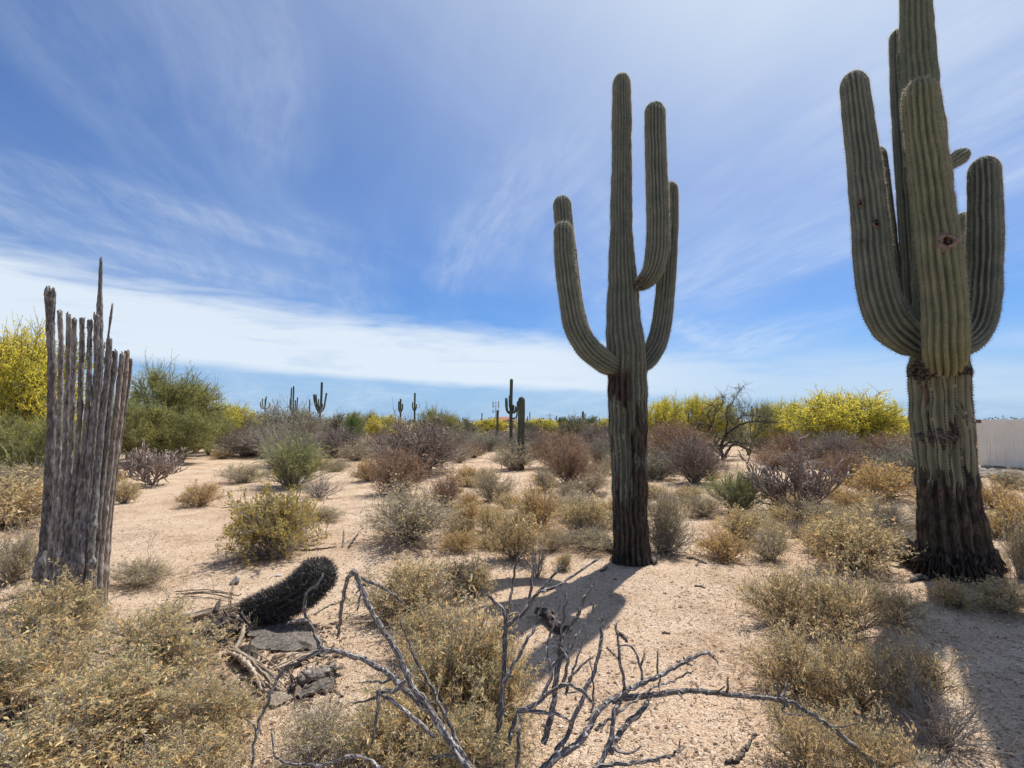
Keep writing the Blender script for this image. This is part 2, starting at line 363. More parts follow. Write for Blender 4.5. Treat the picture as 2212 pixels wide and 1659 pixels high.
def stone_mat(name, a, b, sc=9):
    m, t, o = newmat(name); p = t.obj(); n = t.noise(p, sc, 6, 0.65); n2 = t.noise(p, sc*6, 4, 0.6)
    principled(t, o, t.mix(t.mrange(t.math('ADD', t.math('MULTIPLY', n, 0.7), t.math('MULTIPLY', n2, 0.3)), 0.35, 0.65), a, b), 0.9, 0.2, t.bump(n2, 0.6, 0.02)); return m
M['stone_pale'] = stone_mat('pale_stone', (0.24, 0.21, 0.185, 1), (0.42, 0.385, 0.345, 1))
M['stone_red'] = stone_mat('red_boulder', (0.26, 0.15, 0.10, 1), (0.44, 0.29, 0.21, 1))
M['stone_grey'] = stone_mat('grey_stone', (0.16, 0.14, 0.13, 1), (0.36, 0.33, 0.31, 1), 30)
M['stone_white'] = stone_mat('white_stone', (0.60, 0.58, 0.55, 1), (0.78, 0.76, 0.73, 1), 30)

# ------------------------------------------------------------------ ground
m, t, o = newmat('desert_sand')
p = t.pos()
n_big = t.noise(p, 0.35, 4, 0.55); n_mid = t.noise(p, 2.2, 5, 0.6); n_sm = t.noise(p, 22, 4, 0.65); n_gr = t.noise(p, 130, 3, 0.7)
v1 = t.voro(p, 95, 'F1', 'Color'); v1d = t.voro(p, 95); v2d = t.voro(p, 38); v2c = t.voro(p, 38, 'F1', 'Color')
base = t.mix(t.mrange(n_mid, 0.35, 0.68), (0.56, 0.405, 0.272, 1), (0.685, 0.52, 0.37, 1))
base = t.mix(t.mrange(n_big, 0.42, 0.66, 0, 0.45), base, (0.60, 0.40, 0.25, 1))
base = t.mix(t.mrange(n_sm, 0.52, 0.72, 0, 0.40), base, (0.44, 0.29, 0.19, 1))
gr = t.sep(v1)[0]
base = t.mix(t.mrange(gr, 0.70, 0.95, 0, 0.55), base, (0.80, 0.70, 0.58, 1))
base = t.mix(t.mrange(gr, 0.22, 0.02, 0, 0.6), base, (0.30, 0.19, 0.12, 1))
g2 = t.sep(v2c)[1]
peb = t.math('MULTIPLY', t.mrange(v2d, 0.30, 0.20), t.mrange(g2, 0.80, 0.84))
base = t.mix(t.math('MULTIPLY', peb, 0.6), base, t.mix(t.sep(v2c)[2], (0.26, 0.17, 0.12, 1), (0.66, 0.56, 0.47, 1)))
# drifts of dry brown plant litter
lit = t.math('MULTIPLY', t.mrange(t.noise(p, 0.9, 5, 0.62, 0.4), 0.47, 0.64), t.mrange(n_sm, 0.35, 0.6))
base = t.mix(t.math('MULTIPLY', lit, 0.75), base, (0.32, 0.205, 0.12, 1))
h = t.math('ADD', t.math('MULTIPLY', n_sm, 1.2), t.math('ADD', t.math('MULTIPLY', n_gr, 0.55), t.math('MULTIPLY', t.mrange(v1d, 0.55, 0.1), 0.45)))
h = t.math('ADD', h, t.math('MULTIPLY', peb, 0.6))
principled(t, o, base, 0.95, 0.1, t.bump(h, 1.0, 0.017))
M['sand'] = m
def axis(lo, hi, fine, far):
    a = list(np.arange(lo, hi+1e-6, fine)); st = fine; x = a[-1]
    while x < far: st *= 1.16; x += st; a.append(x)
    st = fine; x = a[0]
    while x > -far: st *= 1.16; x -= st; a.insert(0, x)
    return np.array(a)
gx = axis(-6.5, 7.5, 0.075, 6000); gy = axis(1.0, 12.0, 0.075, 6000)
X, Yg = np.meshgrid(gx, gy); nx, ny = len(gx), len(gy)
mb = MB(); idx = np.arange(nx*ny).reshape(ny, nx)
mb.add(np.stack([X, Yg, gz(X, Yg)], -1).reshape(-1, 3), np.stack([idx[:-1, :-1], idx[:-1, 1:], idx[1:, 1:], idx[1:, :-1]], -1).reshape(-1, 4))
g = part('ground', mb.mesh('ground'), M['sand']); tag(g, 'pinkish tan gravelly desert sand', 'ground', kind='structure')
# distant low hills
mb = MB()
for (uc, Yh, wd, hgt, ns) in ((1975, 4800, 900, 62, 3), (2300, 4600, 1600, 50, 5), (300, 5200, 1500, 30, 5)):
    c = at(uc, 912, Yh); n = 60; xx = np.linspace(-1, 1, n); prof = np.zeros(n)
    for k in range(ns): prof = np.maximum(prof, R_.uniform(0.5, 1)*np.exp(-((xx-R_.uniform(-.6, .6))/R_.uniform(.18, .4))**2))
    prof = hgt*(prof+0.06*np.abs(np.sin(xx*17+k)))*np.clip(1.2*(1-np.abs(xx)), 0, 1)
    rows = []
    for f, dyy in ((0.0, -500), (0.55, -250), (1.0, 0), (0.5, 300), (0.0, 600)):
        rows.append(np.stack([c[0]+xx*wd, np.full(n, Yh+dyy)+40*np.sin(xx*23), -2+prof*f*(1+0.15*np.sin(xx*31+f*9))], -1))
    vv = np.concatenate(rows); ii = np.arange(len(vv)).reshape(5, n)
    mb.add(vv, np.stack([ii[:-1, :-1], ii[:-1, 1:], ii[1:, 1:], ii[1:, :-1]], -1).reshape(-1, 4))
tag(part('hills', mb.mesh('hills'), stone_mat('hill_rock', (0.20, 0.19, 0.20, 1), (0.30, 0.27, 0.26, 1), 0.01)), 'faint low blue-grey hills on the horizon', 'hills', kind='structure')

# ------------------------------------------------------------------ swept cactus bodies
def catmull(P, n):
    P = np.asarray(P, float)
    if len(P) == 2: return P[0]+(P[1]-P[0])*np.linspace(0, 1, n)[:, None]
    E = np.vstack([2*P[0]-P[1], P, 2*P[-1]-P[-2]]); out = []
    m_ = len(P)-1
    tt = np.linspace(0, m_, n); k = np.minimum(tt.astype(int), m_-1); f = (tt-k)[:, None]
    a, b, c, d = E[k], E[k+1], E[k+2], E[k+3]
    return 0.5*((2*b)+(c-a)*f+(2*a-5*b+4*c-d)*f**2+(3*b-a-3*c+d)*f**3)
def frames(C):
    T = np.gradient(C, axis=0); T = nrm(T)
    A = np.zeros_like(C); ref = np.array([0, -1.0, 0]) if abs(T[0][1]) < 0.8 else np.array([1.0, 0, 0])
    a = ref-T[0]*np.dot(ref, T[0]); a /= np.linalg.norm(a)
    for i in range(len(C)):
        a = a-T[i]*np.dot(a, T[i]); a /= max(np.linalg.norm(a), 1e-9); A[i] = a
    return T, A, np.cross(T, A)
def resample(C, rad_ctrl, step, dome):
    fineC = catmull(C, 400); s = np.concatenate([[0], np.cumsum(np.linalg.norm(np.diff(fineC, axis=0), axis=1))])
    L = s[-1]; sc = np.interp(np.linspace(0, len(C)-1, 400), np.arange(len(C)), np.arange(len(C)))
    rf = np.interp(sc, np.arange(len(C)), rad_ctrl)
    Rt = dome*rf[-1]
    body = np.arange(0, L-Rt, step); ph = np.linspace(0, 1, 9)[:-1]*math.pi/2
    top = (L-Rt)+Rt*np.sin(ph)
    ss = np.concatenate([body, top, [L-Rt*0.004]])
    r = np.interp(ss, s, rf)
    q = np.clip((ss-(L-Rt))/max(Rt, 1e-6), 0, 1); r = r*np.sqrt(np.maximum(1-q*q, 0.0))
    r[-1] = max(r[-1], 0.004)
    C2 = np.stack([np.interp(ss, s, fineC[:, i]) for i in range(3)], -1)
    return C2, r, ss, L
def cactus(pts, rad, ribs=20, k=6, depth=0.10, step=0.045, dome=1.25, pinch=0.0, bkfun=None, seed=0, lump=0.035, twist=0.0, holes=(), spine_len=0.032, spine_den=1.0, base=None, spines=True, pale_from=0.0, wander=1.0):
    """returns body mesh builder, pale spines builder, dark spines builder, vertices, centres"""
    rg = np.random.default_rng(seed+100)
    C, r, ss, L = resample(np.asarray(pts), rad, step, dome)
    if pinch: r = r*(1-pinch*np.exp(-(ss/0.16)**2))
    T, A, B = frames(C)
    n = ribs*k; th = np.arange(n)/n*2*math.pi
    # slow lumps and constrictions along the stem
    lum = sum(rg.uniform(0.4, 1)*np.sin(ss*2*math.pi/wl+rg.uniform(0, 6)) for wl in (0.9, 0.55, 0.37, 0.23))/2.2
    rr = r*(1+lump*lum)
    wob = sum(rg.uniform(0.4, 1)*np.sin(ss*2*math.pi/wl+rg.uniform(0, 6)) for wl in (1.3, 0.7, 0.4))*0.05*wander
    ang = th[None, :]+(twist*ss+wob)[:, None]
    # each rib wanders and swells a little on its own
    ribi = np.arange(n)//k; u = (np.arange(n) % k)/k
    crest = np.abs(np.sin(math.pi*u))                       # 0 groove, 1 crest
    swell = np.zeros((len(ss), n))
    for wl, am in ((0.30, 0.010), (0.17, 0.008), (0.75, 0.014)):
        swell += am*np.sin(ss[:, None]*2*math.pi/wl+rg.uniform(0, 6.28, ribs)[ribi][None, :])
    angj = np.zeros((len(ss), n))
    for wl, am in ((0.5, 0.10), (0.26, 0.07)):
        angj += wander*am*np.sin(ss[:, None]*2*math.pi/wl+rg.uniform(0, 6.28, ribs)[ribi][None, :])*crest[None, :]
    ang = ang+angj*(2*math.pi/ribs)
    rad2 = rr[:, None]*(1-depth+depth*(crest**0.9)[None, :]+swell)
    V = C[:, None, :]+rad2[..., None]*(np.cos(ang)[..., None]*A[:, None, :]+np.sin(ang)[..., None]*B[:, None, :])
    m_ = len(ss); ii = np.arange(m_*n).reshape(m_, n); jj = np.roll(ii, -1, axis=1)
    q = np.stack([ii[:-1], jj[:-1], jj[1:], ii[1:]], -1).reshape(-1, 4)
    Vf = V.reshape(-1, 3)
    for (hp, hr) in holes:
        fc = Vf[q].mean(axis=1); q = q[np.linalg.norm(fc-hp, axis=1) > hr]
    top = np.stack([ii[-1][0:-2]*0+ii[-1][0], ii[-1][1:-1], ii[-1][2:]], -1)
    tc = np.stack([np.broadcast_to(np.cos(th), V.shape[:2])*rr.max()+seed, np.broadcast_to(np.sin(th), V.shape[:2])*rr.max(), np.broadcast_to(ss[:, None], V.shape[:2])+seed*3.1], -1).reshape(-1, 3)
    bk = np.zeros(V.shape[:2]) if bkfun is None else bkfun(V, th)
    body = MB(); body.add(Vf, q, top, tc=tc, bk=bk.ravel(), rib=np.broadcast_to(crest, V.shape[:2]).ravel())
    pale, dark, aro = MB(), MB(), MB()
    if spines:
        cs = np.argmax(crest[:k])
        Nn = nrm(V-C[:, None, :]); Nn = nrm(Nn+0.6*T[:, None, :]*np.clip((ss-(L-dome*rad[-1]))/(dome*rad[-1]), 0, 1)[:, None, None])
        ci = np.arange(ribs)*k+cs
        sp = 0.030; srow = np.arange(0.02, L-0.004, sp); fi = np.interp(srow, ss, np.arange(m_)); i0 = np.minimum(fi.astype(int), m_-2); ff = (fi-i0)[:, None, None]
        Pc = V[i0][:, ci]*(1-ff)+V[i0+1][:, ci]*ff; Nc = nrm(Nn[i0][:, ci]*(1-ff)+Nn[i0+1][:, ci]*ff); Tc = np.broadcast_to(T[i0][:, None, :], Pc.shape)
        bkc = bk[i0][:, ci]
        Pc = Pc.reshape(-1, 3); Nc = Nc.reshape(-1, 3); Tc = Tc.reshape(-1, 3); bkc = bkc.ravel(); sc_ = np.repeat(srow, ribs)
        keep = rg.uniform(size=len(Pc)) < 0.93; Pc, Nc, Tc, bkc, sc_ = Pc[keep], Nc[keep], Tc[keep], bkc[keep], sc_[keep]
        # areole dots
        Sd = nrm(np.cross(Nc, Tc)); a_ = (0.0042+0.0065*np.clip(bkc/.3, 0, 1))[:, None]
        a2 = (0.0046+0.014*np.clip(bkc/.3, 0, 1))[:, None]; av = np.stack([Pc+Nc*0.003-Tc*a2, Pc+Nc*0.003+Sd*a_, Pc+Nc*0.004+Tc*a2, Pc+Nc*0.003-Sd*a_], 1).reshape(-1, 3)
        aro.add(av, np.arange(len(av)).reshape(-1, 4), tint=np.repeat(rg.uniform(0, 1, len(Pc)), 4))
        ns = max(1, int(round(7*spine_den)))
        for kk in range(ns):
            d = nrm(Nc*rg.uniform(0.35, 1.2, (len(Pc), 1))+Sd*rg.normal(0, 0.75, (len(Pc), 1))+Tc*rg.normal(0.05, 0.7, (len(Pc), 1)))
            ln = spine_len*rg.uniform(0.5, 1.25, (len(Pc), 1)); wv = nrm(np.cross(d, rg.normal(size=d.shape)))*0.0011
            vv = np.stack([Pc-wv, Pc+wv, Pc+d*ln], 1).reshape(-1, 3); tr = np.arange(len(vv)).reshape(-1, 3)
            pz = np.clip((sc_-pale_from*L)/(0.5*L+1e-6), 0, 1); isp = (rg.uniform(size=len(Pc)) < 0.15+0.85*pz) & (bkc < 0.45)
            sel = np.repeat(isp, 3)
            for mbx, se in ((pale, isp), (dark, ~isp)):
                if se.any():
                    v3 = vv.reshape(-1, 3, 3)[se].reshape(-1, 3); mbx.add(v3, None, np.arange(len(v3)).reshape(-1, 3), tint=np.repeat(rg.uniform(0, 1, int(se.sum())), 3))
    return dict(body=body, pale=pale, dark=dark, areole=aro, V=V, C=C, ss=ss, T=T, L=L, N=nrm(V-C[:, None, :]))
def add_cactus_part(name, d, parent, off, mat):
    o = part(name, d['body'].mesh(name, True, off), mat, parent)
    for nm, key, mk in (('spines', 'pale', 'spine_pale'), ('dark_spines', 'dark', 'spine_dark'), ('areoles', 'areole', 'areole')):
        if d[key].n: part(nm, d[key].mesh(nm, False, off), M[mk], o, 'stuff')
    return o
def buds(d, parent, off, n, seed):
    rg = np.random.default_rng(seed); mbx = MB(); tip = d['C'][-1]; T = d['T'][-1]
    Vs = d['V'][-7:-1].reshape(-1, 3); pick = Vs[rg.integers(0, len(Vs), n)]
    for pnt in pick:
        dr = nrm(nrm(pnt-tip)*0.5+T*0.9+rg.normal(0, .15, 3)); l = rg.uniform(0.04, 0.075)
        pp = np.array([pnt+dr*l*x for x in (0, 0.35, 0.7, 0.88, 1.0)]); tubes(mbx, pp, np.array([0.007, 0.008, 0.011, 0.018, 0.012]), 6)
    part('flower_buds', mbx.mesh('flower_buds'), M['bud'], parent, 'stuff')

def px_path(rows, Y0): return np.array([at(u, v, Y0+dy_) for (u, v, dy_) in rows])
def sstep(x, a, b): q = np.clip((x-a)/(b-a), 0, 1); return q*q*(3-2*q)

# ---- the saguaro in the middle
base = ground(1365, 1215); Y0 = base[1]; pxm = Y0/F
SG = empty('saguaro', base, 'tall five-stemmed saguaro with dark corky trunk standing alone mid-picture', 'cactus', 'large saguaros')
rows = [(1366, 1228, 0), (1364, 1190, 0), (1361, 1100, 0), (1359, 1000, 0), (1356, 900, 0), (1355, 800, 0), (1347, 690, 0), (1345, 610, 0), (1342, 500, 0), (1343, 350, 0), (1343, 230, 0), (1343, 160, 0)]
rad = np.array([47, 38, 35, 37, 40, 42, 37, 31, 24, 21.5, 21, 19.5])*pxm*1.02
def bkc(V, th):
    z = V[..., 2]-base[2]; x = V[..., 0]-base[0]
    b = np.interp(z, [0, .55, .85, 1.7, 2.2, 2.9], [.95, .82, .52, .44, .24, 0])+0.12*sstep(x, 0, .12)*sstep(-z, -1.9, -1.5)-.10*sstep(-x, 0, .1)*sstep(z, .4, .8)*(z < 2.2)
    b = np.maximum(b, 0.85*np.exp(-((z-1.98)/0.26)**2)*sstep(-x, -0.06, 0.06))
    b = np.maximum(b, 0)
    return b
d = cactus(px_path(rows, Y0), rad, ribs=20, k=8, depth=0.29, step=0.04, bkfun=bkc, wander=.4, seed=1, lump=0.035, pale_from=0.35)
add_cactus_part('trunk', d, SG, base, M['saguaro'])
arms_c = [
    ('arm', [(1345, 800, -.02), (1310, 782, -.14), (1270, 752, -.24), (1243, 705, -.28), (1230, 640, -.3), (1220, 560, -.3), (1216, 479, -.3)], [20, 24, 25, 24.5, 23, 21.5, 20.5], 16),
    ('arm', [(1345, 800, .1), (1305, 785, .34), (1268, 745, .48), (1245, 690, .52), (1232, 610, .52), (1220, 500, .52), (1212, 423, .52)], [20, 23, 24, 24, 23.5, 22.5, 21.5], 16),
    ('arm', [(1352, 622, 0), (1385, 612, -.14), (1408, 590, -.24), (1419, 545, -.28), (1421, 470, -.3), (1417, 340, -.3), (1414, 221, -.3)], [13, 17, 22, 24, 23.5, 22.5, 21.5], 18),
    ('arm', [(1365, 800, .02), (1395, 780, .04), (1419, 740, .06), (1432, 680, .08), (1441, 580, .1), (1447, 480, .1), (1449, 393, .1)], [20, 22, 22, 21.5, 20.5, 19, 16.5], 16)]
for i, (nm, rows, rd, rb) in enumerate(arms_c):
    d = cactus(px_path(rows, Y0), np.array(rd)*pxm, ribs=rb, k=8, depth=0.37, wander=.45, seed=10+i, pinch=0.25, lump=0.02, spine_len=0.034, step=0.05)
    a = add_cactus_part(nm, d, SG, base, M['saguaro'])
    if i == 2:      # corky knot where the upper arm joins
        mbx = MB(); c = at(1384, 612, Y0-.2)
        for k in range(26):
            q = c+np.clip(R_.normal(0, 1, 3), -1.3, 1.3)*np.array([.035, .04, .03]); e = q+np.clip(R_.normal(0, 1, 3), -1.2, 1.2)*np.array([.03, .03, .025])
            tubes(mbx, np.array([q, (q+e)/2+R_.normal(0, .008, 3), e]), np.array([.024, .022, .009]), 5)
        part('corky_knot', mbx.mesh('corky_knot', True, base), M['darkwood'], a)

# ---- corky crust at the foot: short torn bark strips
def crust(c, rin, n, hgt, seed, spread=0.12, mat='charbark', r0=0.02, parent=None, name='root_crust', off=None):
    rg = np.random.default_rng(seed); mbx = MB()
    for k in range(n):
        a = rg.uniform(0, 6.28); z0 = rg.uniform(0, hgt); ro = rin*(1.06-0.10*z0/hgt)
        p0 = c+np.array([math.cos(a)*ro, math.sin(a)*ro, z0]); l = rg.uniform(.06, .2); sp_ = rg.uniform(0, .35)
        dr = np.array([math.cos(a)*sp_-math.sin(a)*rg.normal(0, .2), math.sin(a)*sp_+math.cos(a)*rg.normal(0, .2), -rg.uniform(.5, 1)])
        tubes(mbx, np.array([p0, p0+dr*l*.5+rg.normal(0, .006, 3), p0+dr*l]), np.array([.5, 1, .35])*r0*rg.uniform(.5, 1.3), 5)
    return part(name, mbx.mesh(name, True, off), M[mat], parent)
crust(base-np.array([0, 0, .03]), 0.200, 260, 0.15, 3, parent=SG, off=base, r0=.010)

# ---- the saguaro on the right
base = ground(2068, 1248); Y0 = base[1]; pxm = Y0/F
SR = empty('saguaro', base, 'massive many-armed saguaro with bark-blackened foot at the right edge', 'cactus', 'large saguaros')
rows = [(2072, 1262, 0), (2066, 1215, 0), (2056, 1140, 0), (2044, 1023, 0), (2032, 899, 0), (2028, 805, 0), (2030, 709, 0), (2023, 560, 0), (2013, 435, 0), (2000, 300, 0), (1988, 187, 0), (1979, 31, 0), (1973, -130, 0)]
rad = np.array([73, 66, 61, 54, 56, 56, 50, 45, 41, 38, 36, 32, 28])*pxm*0.97
ax = px_path(rows, Y0)
def bkr(V, th):
    z = V[..., 2]-base[2]; b = np.interp(z, [0, .7, .95, 1.3, 2.2, 2.9], [1.0, .88, .58, .30, .22, .04])
    return np.maximum(b, 0.6*np.exp(-((z-2.12)/0.1)**2))
hole_pts = {}
d = cactus(ax, rad, ribs=17, k=8, depth=0.25, step=0.045, bkfun=bkr, wander=.35, seed=2, lump=0.03, pale_from=0.3)
add_cactus_part('trunk', d, SR, base, M['saguaro_old']); dtrunk = d
def front_point(d, u, v):
    o_ = np.array([0, 0, CAM_H]); rd_ = nrm(ray(u, v)); Vf = d['V'].reshape(-1, 3); w_ = Vf-o_; tt = w_@rd_
    per = np.linalg.norm(w_-tt[:, None]*rd_, axis=1); c = np.where(per < max(0.03, per.min()+0.01))[0]; i = c[np.argmin(tt[c])]
    return Vf[i], d['N'].reshape(-1, 3)[i]
def nest_hole(d, hp, hn, r_in, r_out, parent, off, seed):
    rg = np.random.default_rng(seed); n = 28; th = np.arange(n)/n*6.2832; a = nrm(np.cross(hn, [0.1, 0.2, 1.0])); b = np.cross(hn, a)
    lip = MB(); rows_ = []
    jag = 1+0.16*np.sin(3*th+rg.uniform(0, 6))+0.10*np.sin(7*th+rg.uniform(0, 6))+rg.normal(0, .05, n)
    for rr_, hgt, jg in ((r_out, -0.030, 1), (r_out*0.82, 0.004, 1), (r_out*0.6, 0.012, .6), ((r_in+r_out*.6)/2, 0.013, .4), (r_in*1.02, 0.006, .5), (r_in*.95, -0.012, .5), (r_in*1.1, -0.05, .2), (r_in*1.1, -0.10, .1), (r_in*.6, -0.135, 0), (0.002, -0.14, 0)):
        f = rr_*(1+(jag-1)*jg); rows_.append(hp+np.stack([f*np.cos(th)]*3, -1)*a+np.stack([f*np.sin(th)]*3, -1)*b+hn*hgt*1.0+rg.normal(0, .0012, (n, 3)))
    vv = np.concatenate(rows_); m_ = len(rows_); ii = np.arange(m_*n).reshape(m_, n); jj = np.roll(ii, -1, 1)
    lip.add(vv, np.stack([ii[:-1], jj[:-1], jj[1:], ii[1:]], -1).reshape(-1, 4), tc=vv)
    return part('nest_hole', lip.mesh('nest_hole', True, off), M['scar'], parent)
arms_r = [
    (('arm'), [(2015, 738, 0), (1975, 738, -.08), (1936, 712, -.14), (1908, 668, -.17), (1891, 600, -.18), (1882, 522, -.18), (1873, 420, -.18), (1858, 290, -.18), (1841, 156, -.18)], [26, 33, 39, 39, 37, 35, 33, 30, 26.5], 17, 8, [(1855, 443, .020, .032), (1894, 478, .024, .036), (1861, 526, .014, .022)]),
    (('arm'), [(2015, 735, .15), (1965, 722, .42), (1934, 660, .52), (1918, 560, .52), (1908, 450, .52), (1895, 318, .52)], [20, 24, 25, 24, 22, 18], 15, 3, []),
    (('arm'), [(2012, 720, .12), (1990, 702, .3), (1977, 640, .36), (1970, 540, .36), (1960, 400, .36), (1948, 230, .36), (1940, 64, .36)], [18, 22, 24, 24, 23, 22, 19.5], 15, 6, []),
    (('arm'), [(2030, 742, -.05), (2040, 778, -.34), (2043, 766, -.56), (2042, 720, -.64), (2039, 640, -.66), (2029, 549, -.66), (2017, 452, -.64), (2001, 330, -.62), (1990, 240, -.60), (1986, 172, -.60)], [26, 33, 36, 36.5, 36.5, 35.5, 34, 32, 30.5, 29], 16, 0, [(2041, 525, .042, .092)]),
    (('arm'), [(2045, 752, .03), (2085, 738, .05), (2110, 706, .06), (2122, 650, .06), (2127, 560, .06), (2128, 450, .06), (2125, 339, .06)], [26, 30, 32, 32.5, 32.5, 31.5, 29], 17, 0, []),
    (('arm'), [(2045, 680, .2), (2070, 655, .36), (2082, 590, .4), (2085, 520, .4), (2083, 458, .4)], [16, 19, 20, 20, 18.5], 14, 9, []),
    (('arm'), [(2015, 450, .15), (2026, 420, .28), (2029, 360, .3), (2028, 300, .3), (2027, 245, .3)], [12, 16, 17, 16.5, 15], 12, 0, []),
    (('pup'), [(2036, 362, -.02), (2052, 353, -.05), (2072, 340, -.07), (2093, 325, -.09)], [5, 15.5, 17.5, 11], 12, 0, [])]
for i, (nm, rows, rd, rb, nb, hl) in enumerate(arms_r):
    kw = dict(ribs=rb, k=8, wander=.45, depth=0.36, seed=30+i, pinch=0.2 if nm == 'arm' else 0.0, lump=0.015, spine_len=0.036, step=0.05 if nm == 'arm' else 0.02, pale_from=0.15)
    P_ = px_path(rows, Y0); rr = np.array(rd)*pxm
    d = cactus(P_, rr, spines=not hl, **kw)
    hs = []
    if hl:
        hs = [front_point(d, u, v)+(ri, ro) for (u, v, ri, ro) in hl]
        d = cactus(P_, rr, holes=[(h[0], h[3]*.8) for h in hs], **kw)
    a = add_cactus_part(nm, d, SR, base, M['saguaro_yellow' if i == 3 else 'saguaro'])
    for j, h in enumerate(hs): nest_hole(d, h[0], h[1], h[2], h[3], a, base, 5+j)
    if nb: buds(d, a, base, nb*2, i)
# spiny dark scar collar on the front of the trunk, knob on its right side
def scar_lump(c, hn, rx, rz, th, n, seed, parent, off, name='bark_scar', mat='darkwood'):
    rg = np.random.default_rng(seed); mbx = MB(); a = nrm(np.cross([0, 0, 1.0], hn)); up = np.array([0, 0, 1.0])
    for k in range(n):
        q = rg.uniform(0, 1)**.5; an = rg.uniform(0, 6.28); p0 = c+a*rx*q*math.cos(an)+up*rz*q*math.sin(an)+hn*th*(1-q*q)*rg.uniform(0, .6)-hn*abs(rx*q*math.cos(an))*.22
        dr = nrm(a*rg.normal(0, 1)+up*rg.normal(0, .35)+hn*rg.uniform(0, .6)); l = rg.uniform(.02, .11)
        tubes(mbx, np.array([p0-dr*l*.5, p0+hn*.006, p0+dr*l*.5]), np.array([.4, 1, .3])*rg.uniform(.006, .014), 5)
    return part(name, mbx.mesh(name, True, off), M[mat], parent)
hp, hn = front_point(dtrunk, 2022, 940); scar_lump(hp-hn*.03, hn, .15, .07, .02, 170, 1, SR, base); scar_lump(hp-hn*.03+np.array([.05, 0, -.09]), hn, .09, .06, .02, 60, 9, SR, base)
hp, hn = front_point(dtrunk, 2015, 800); scar_lump(hp-hn*.01, hn, .22, .10, .02, 120, 2, SR, base, 'joint_crust')
c = at(2087, 847, Y0); scar_lump(c, np.array([.9, -.4, 0]), .035, .04, .06, 50, 3, SR, base, 'bark_knob')
crust(base-np.array([0, 0, .03]), 0.325, 800, 0.36, 4, parent=SR, off=base, r0=.013)

# ---- dead saguaro: standing cage of woody ribs
base = ground(160, 1306); Y0 = base[1]; pxm = Y0/F
DS = empty('dead_saguaro', base, 'grey wooden rib skeleton of a dead saguaro, standing upright', 'dead cactus')
Lft = lambda v: np.interp(v, [600, 800, 950, 1100, 1200, 1260, 1330], [100, 103, 104, 97, 88, 84, 84])
Rgt = lambda v: np.interp(v, [600, 760, 800, 950, 1100, 1200, 1330], [290, 286, 283, 262, 243, 234, 226])
ribs_ = [(109, 629, 11, 0, -.05), (130, 672, 7.0, 0, 0), (147, 679, 7, 0, 0), (160, 690, 7, 0, 0), (178, 687, 7, 0, 0), (195, 692, 7, 0, 0), (210, 680, 7.5, 0, 0),
         (217, 558, 8.5, .22, 0), (235, 731, 8.5, 0, 0), (249, 758, 7.5, 0, 0), (265, 764, 7.5, 0, 0), (276, 758, 7.5, 0, 0), (284, 775, 5.5, .05, 0), (243, 658, 3, .1, 0),
         (118, 905, 7, .30, 0), (150, 940, 7, .42, 0), (192, 930, 7.5, .46, 0), (223, 742, 5, .30, 0), (255, 900, 7, .33, 0)]
rg = np.random.default_rng(11)
for i, (ut, vt, rp, back, _) in enumerate(ribs_):
    f = (ut-Lft(vt))/(Rgt(vt)-Lft(vt)); f = min(max(f, 0.02), 0.985)
    vb = 1322-10*math.sin(math.pi*f) if i not in (12, 13) else 1320
    vs = np.linspace(vb, vt, 46); P_ = []
    for v in vs:
        fr = f+0.006*math.sin(v*0.017+i)+0.003*math.sin(v*.05+2*i); u = Lft(v)+(Rgt(v)-Lft(v))*fr
        if v < 760 and i == 7: u = 217-1.5*math.sin((760-v)*.02)
        if i == 13: u = 231+(1-(v-658)/90)*12 if v < 748 else u
        P_.append(at(u, v, Y0+back-0.30*math.sin(math.pi*f)*(1 if back < .2 else -.1)+0.01*math.sin(v*.03+i)))
    P_ = catmull(np.array(P_), 90); s = np.linspace(0, 1, 90)
    r = np.full(90, rp*pxm)*np.interp(s, [0, .3, .55, 1], [1.0, .9, .70, .66])
    for kn in rg.uniform(.04, .97, 5): r *= 1+rg.uniform(.12, .42)*np.exp(-((s-kn)/rg.uniform(.008, .016))**2)
    r *= 1+0.05*np.sin(s*60+i)+rg.normal(0, .05, 90)
    if i == 0: r *= 1+0.30*sstep(s, .86, .99)
    if i == 7: r = np.where(P_[:, 2] > P_[-1][2]-0.42, r*np.interp(P_[:, 2], [P_[-1][2]-0.42, P_[-1][2]-.3, P_[-1][2]], [1, .75, .45]), r)
    mbx = MB(); tubes(mbx, P_, r, 9)
    # squared-off, broken tip splinters
    tip = P_[-1]
    for k in range(2 if i else 16):
        q = tip+rg.normal(0, 1, 3)*r[-1]*.45*np.array([1, 1, .3])
        e = q+np.array([rg.normal(0, .006), rg.normal(0, .006), rg.uniform(.004, .018 if i else .05)])
        tubes(mbx, np.array([q-np.array([0, 0, .05]), q, e]), np.array([.4, .35, .22])*r[-1], 5)
    if i in (3, 4, 5, 17):
        for k in range(14):
            j = rg.integers(60, 88); q = P_[j]; sd_ = rg.choice([-1, 1]); tubes(mbx, np.array([q, q+np.array([sd_*(r[j]+.012), 0, rg.normal(0, .006)])]), np.array([.006, .003]), 4)
    part('rib', mbx.mesh('rib', True, base), M['deadrib_warm' if i in (10, 11, 12) else 'deadrib'], DS)
# rotted knee at the left of the foot
mbx = MB()
P_ = np.array([at(100, 1180, Y0-.06), at(90, 1215, Y0-.1), at(84, 1245, Y0-.1), at(90, 1290, Y0-.05), at(96, 1322, Y0)]); tubes(mbx, catmull(P_, 20), np.interp(np.linspace(0, 1, 20), [0, .3, .5, 1], [.006, .045, .045, .035])*(1+rg.normal(0, .06, 20)), 9)
part('root_knee', mbx.mesh('root_knee', True, base), M['deadrib'], DS)

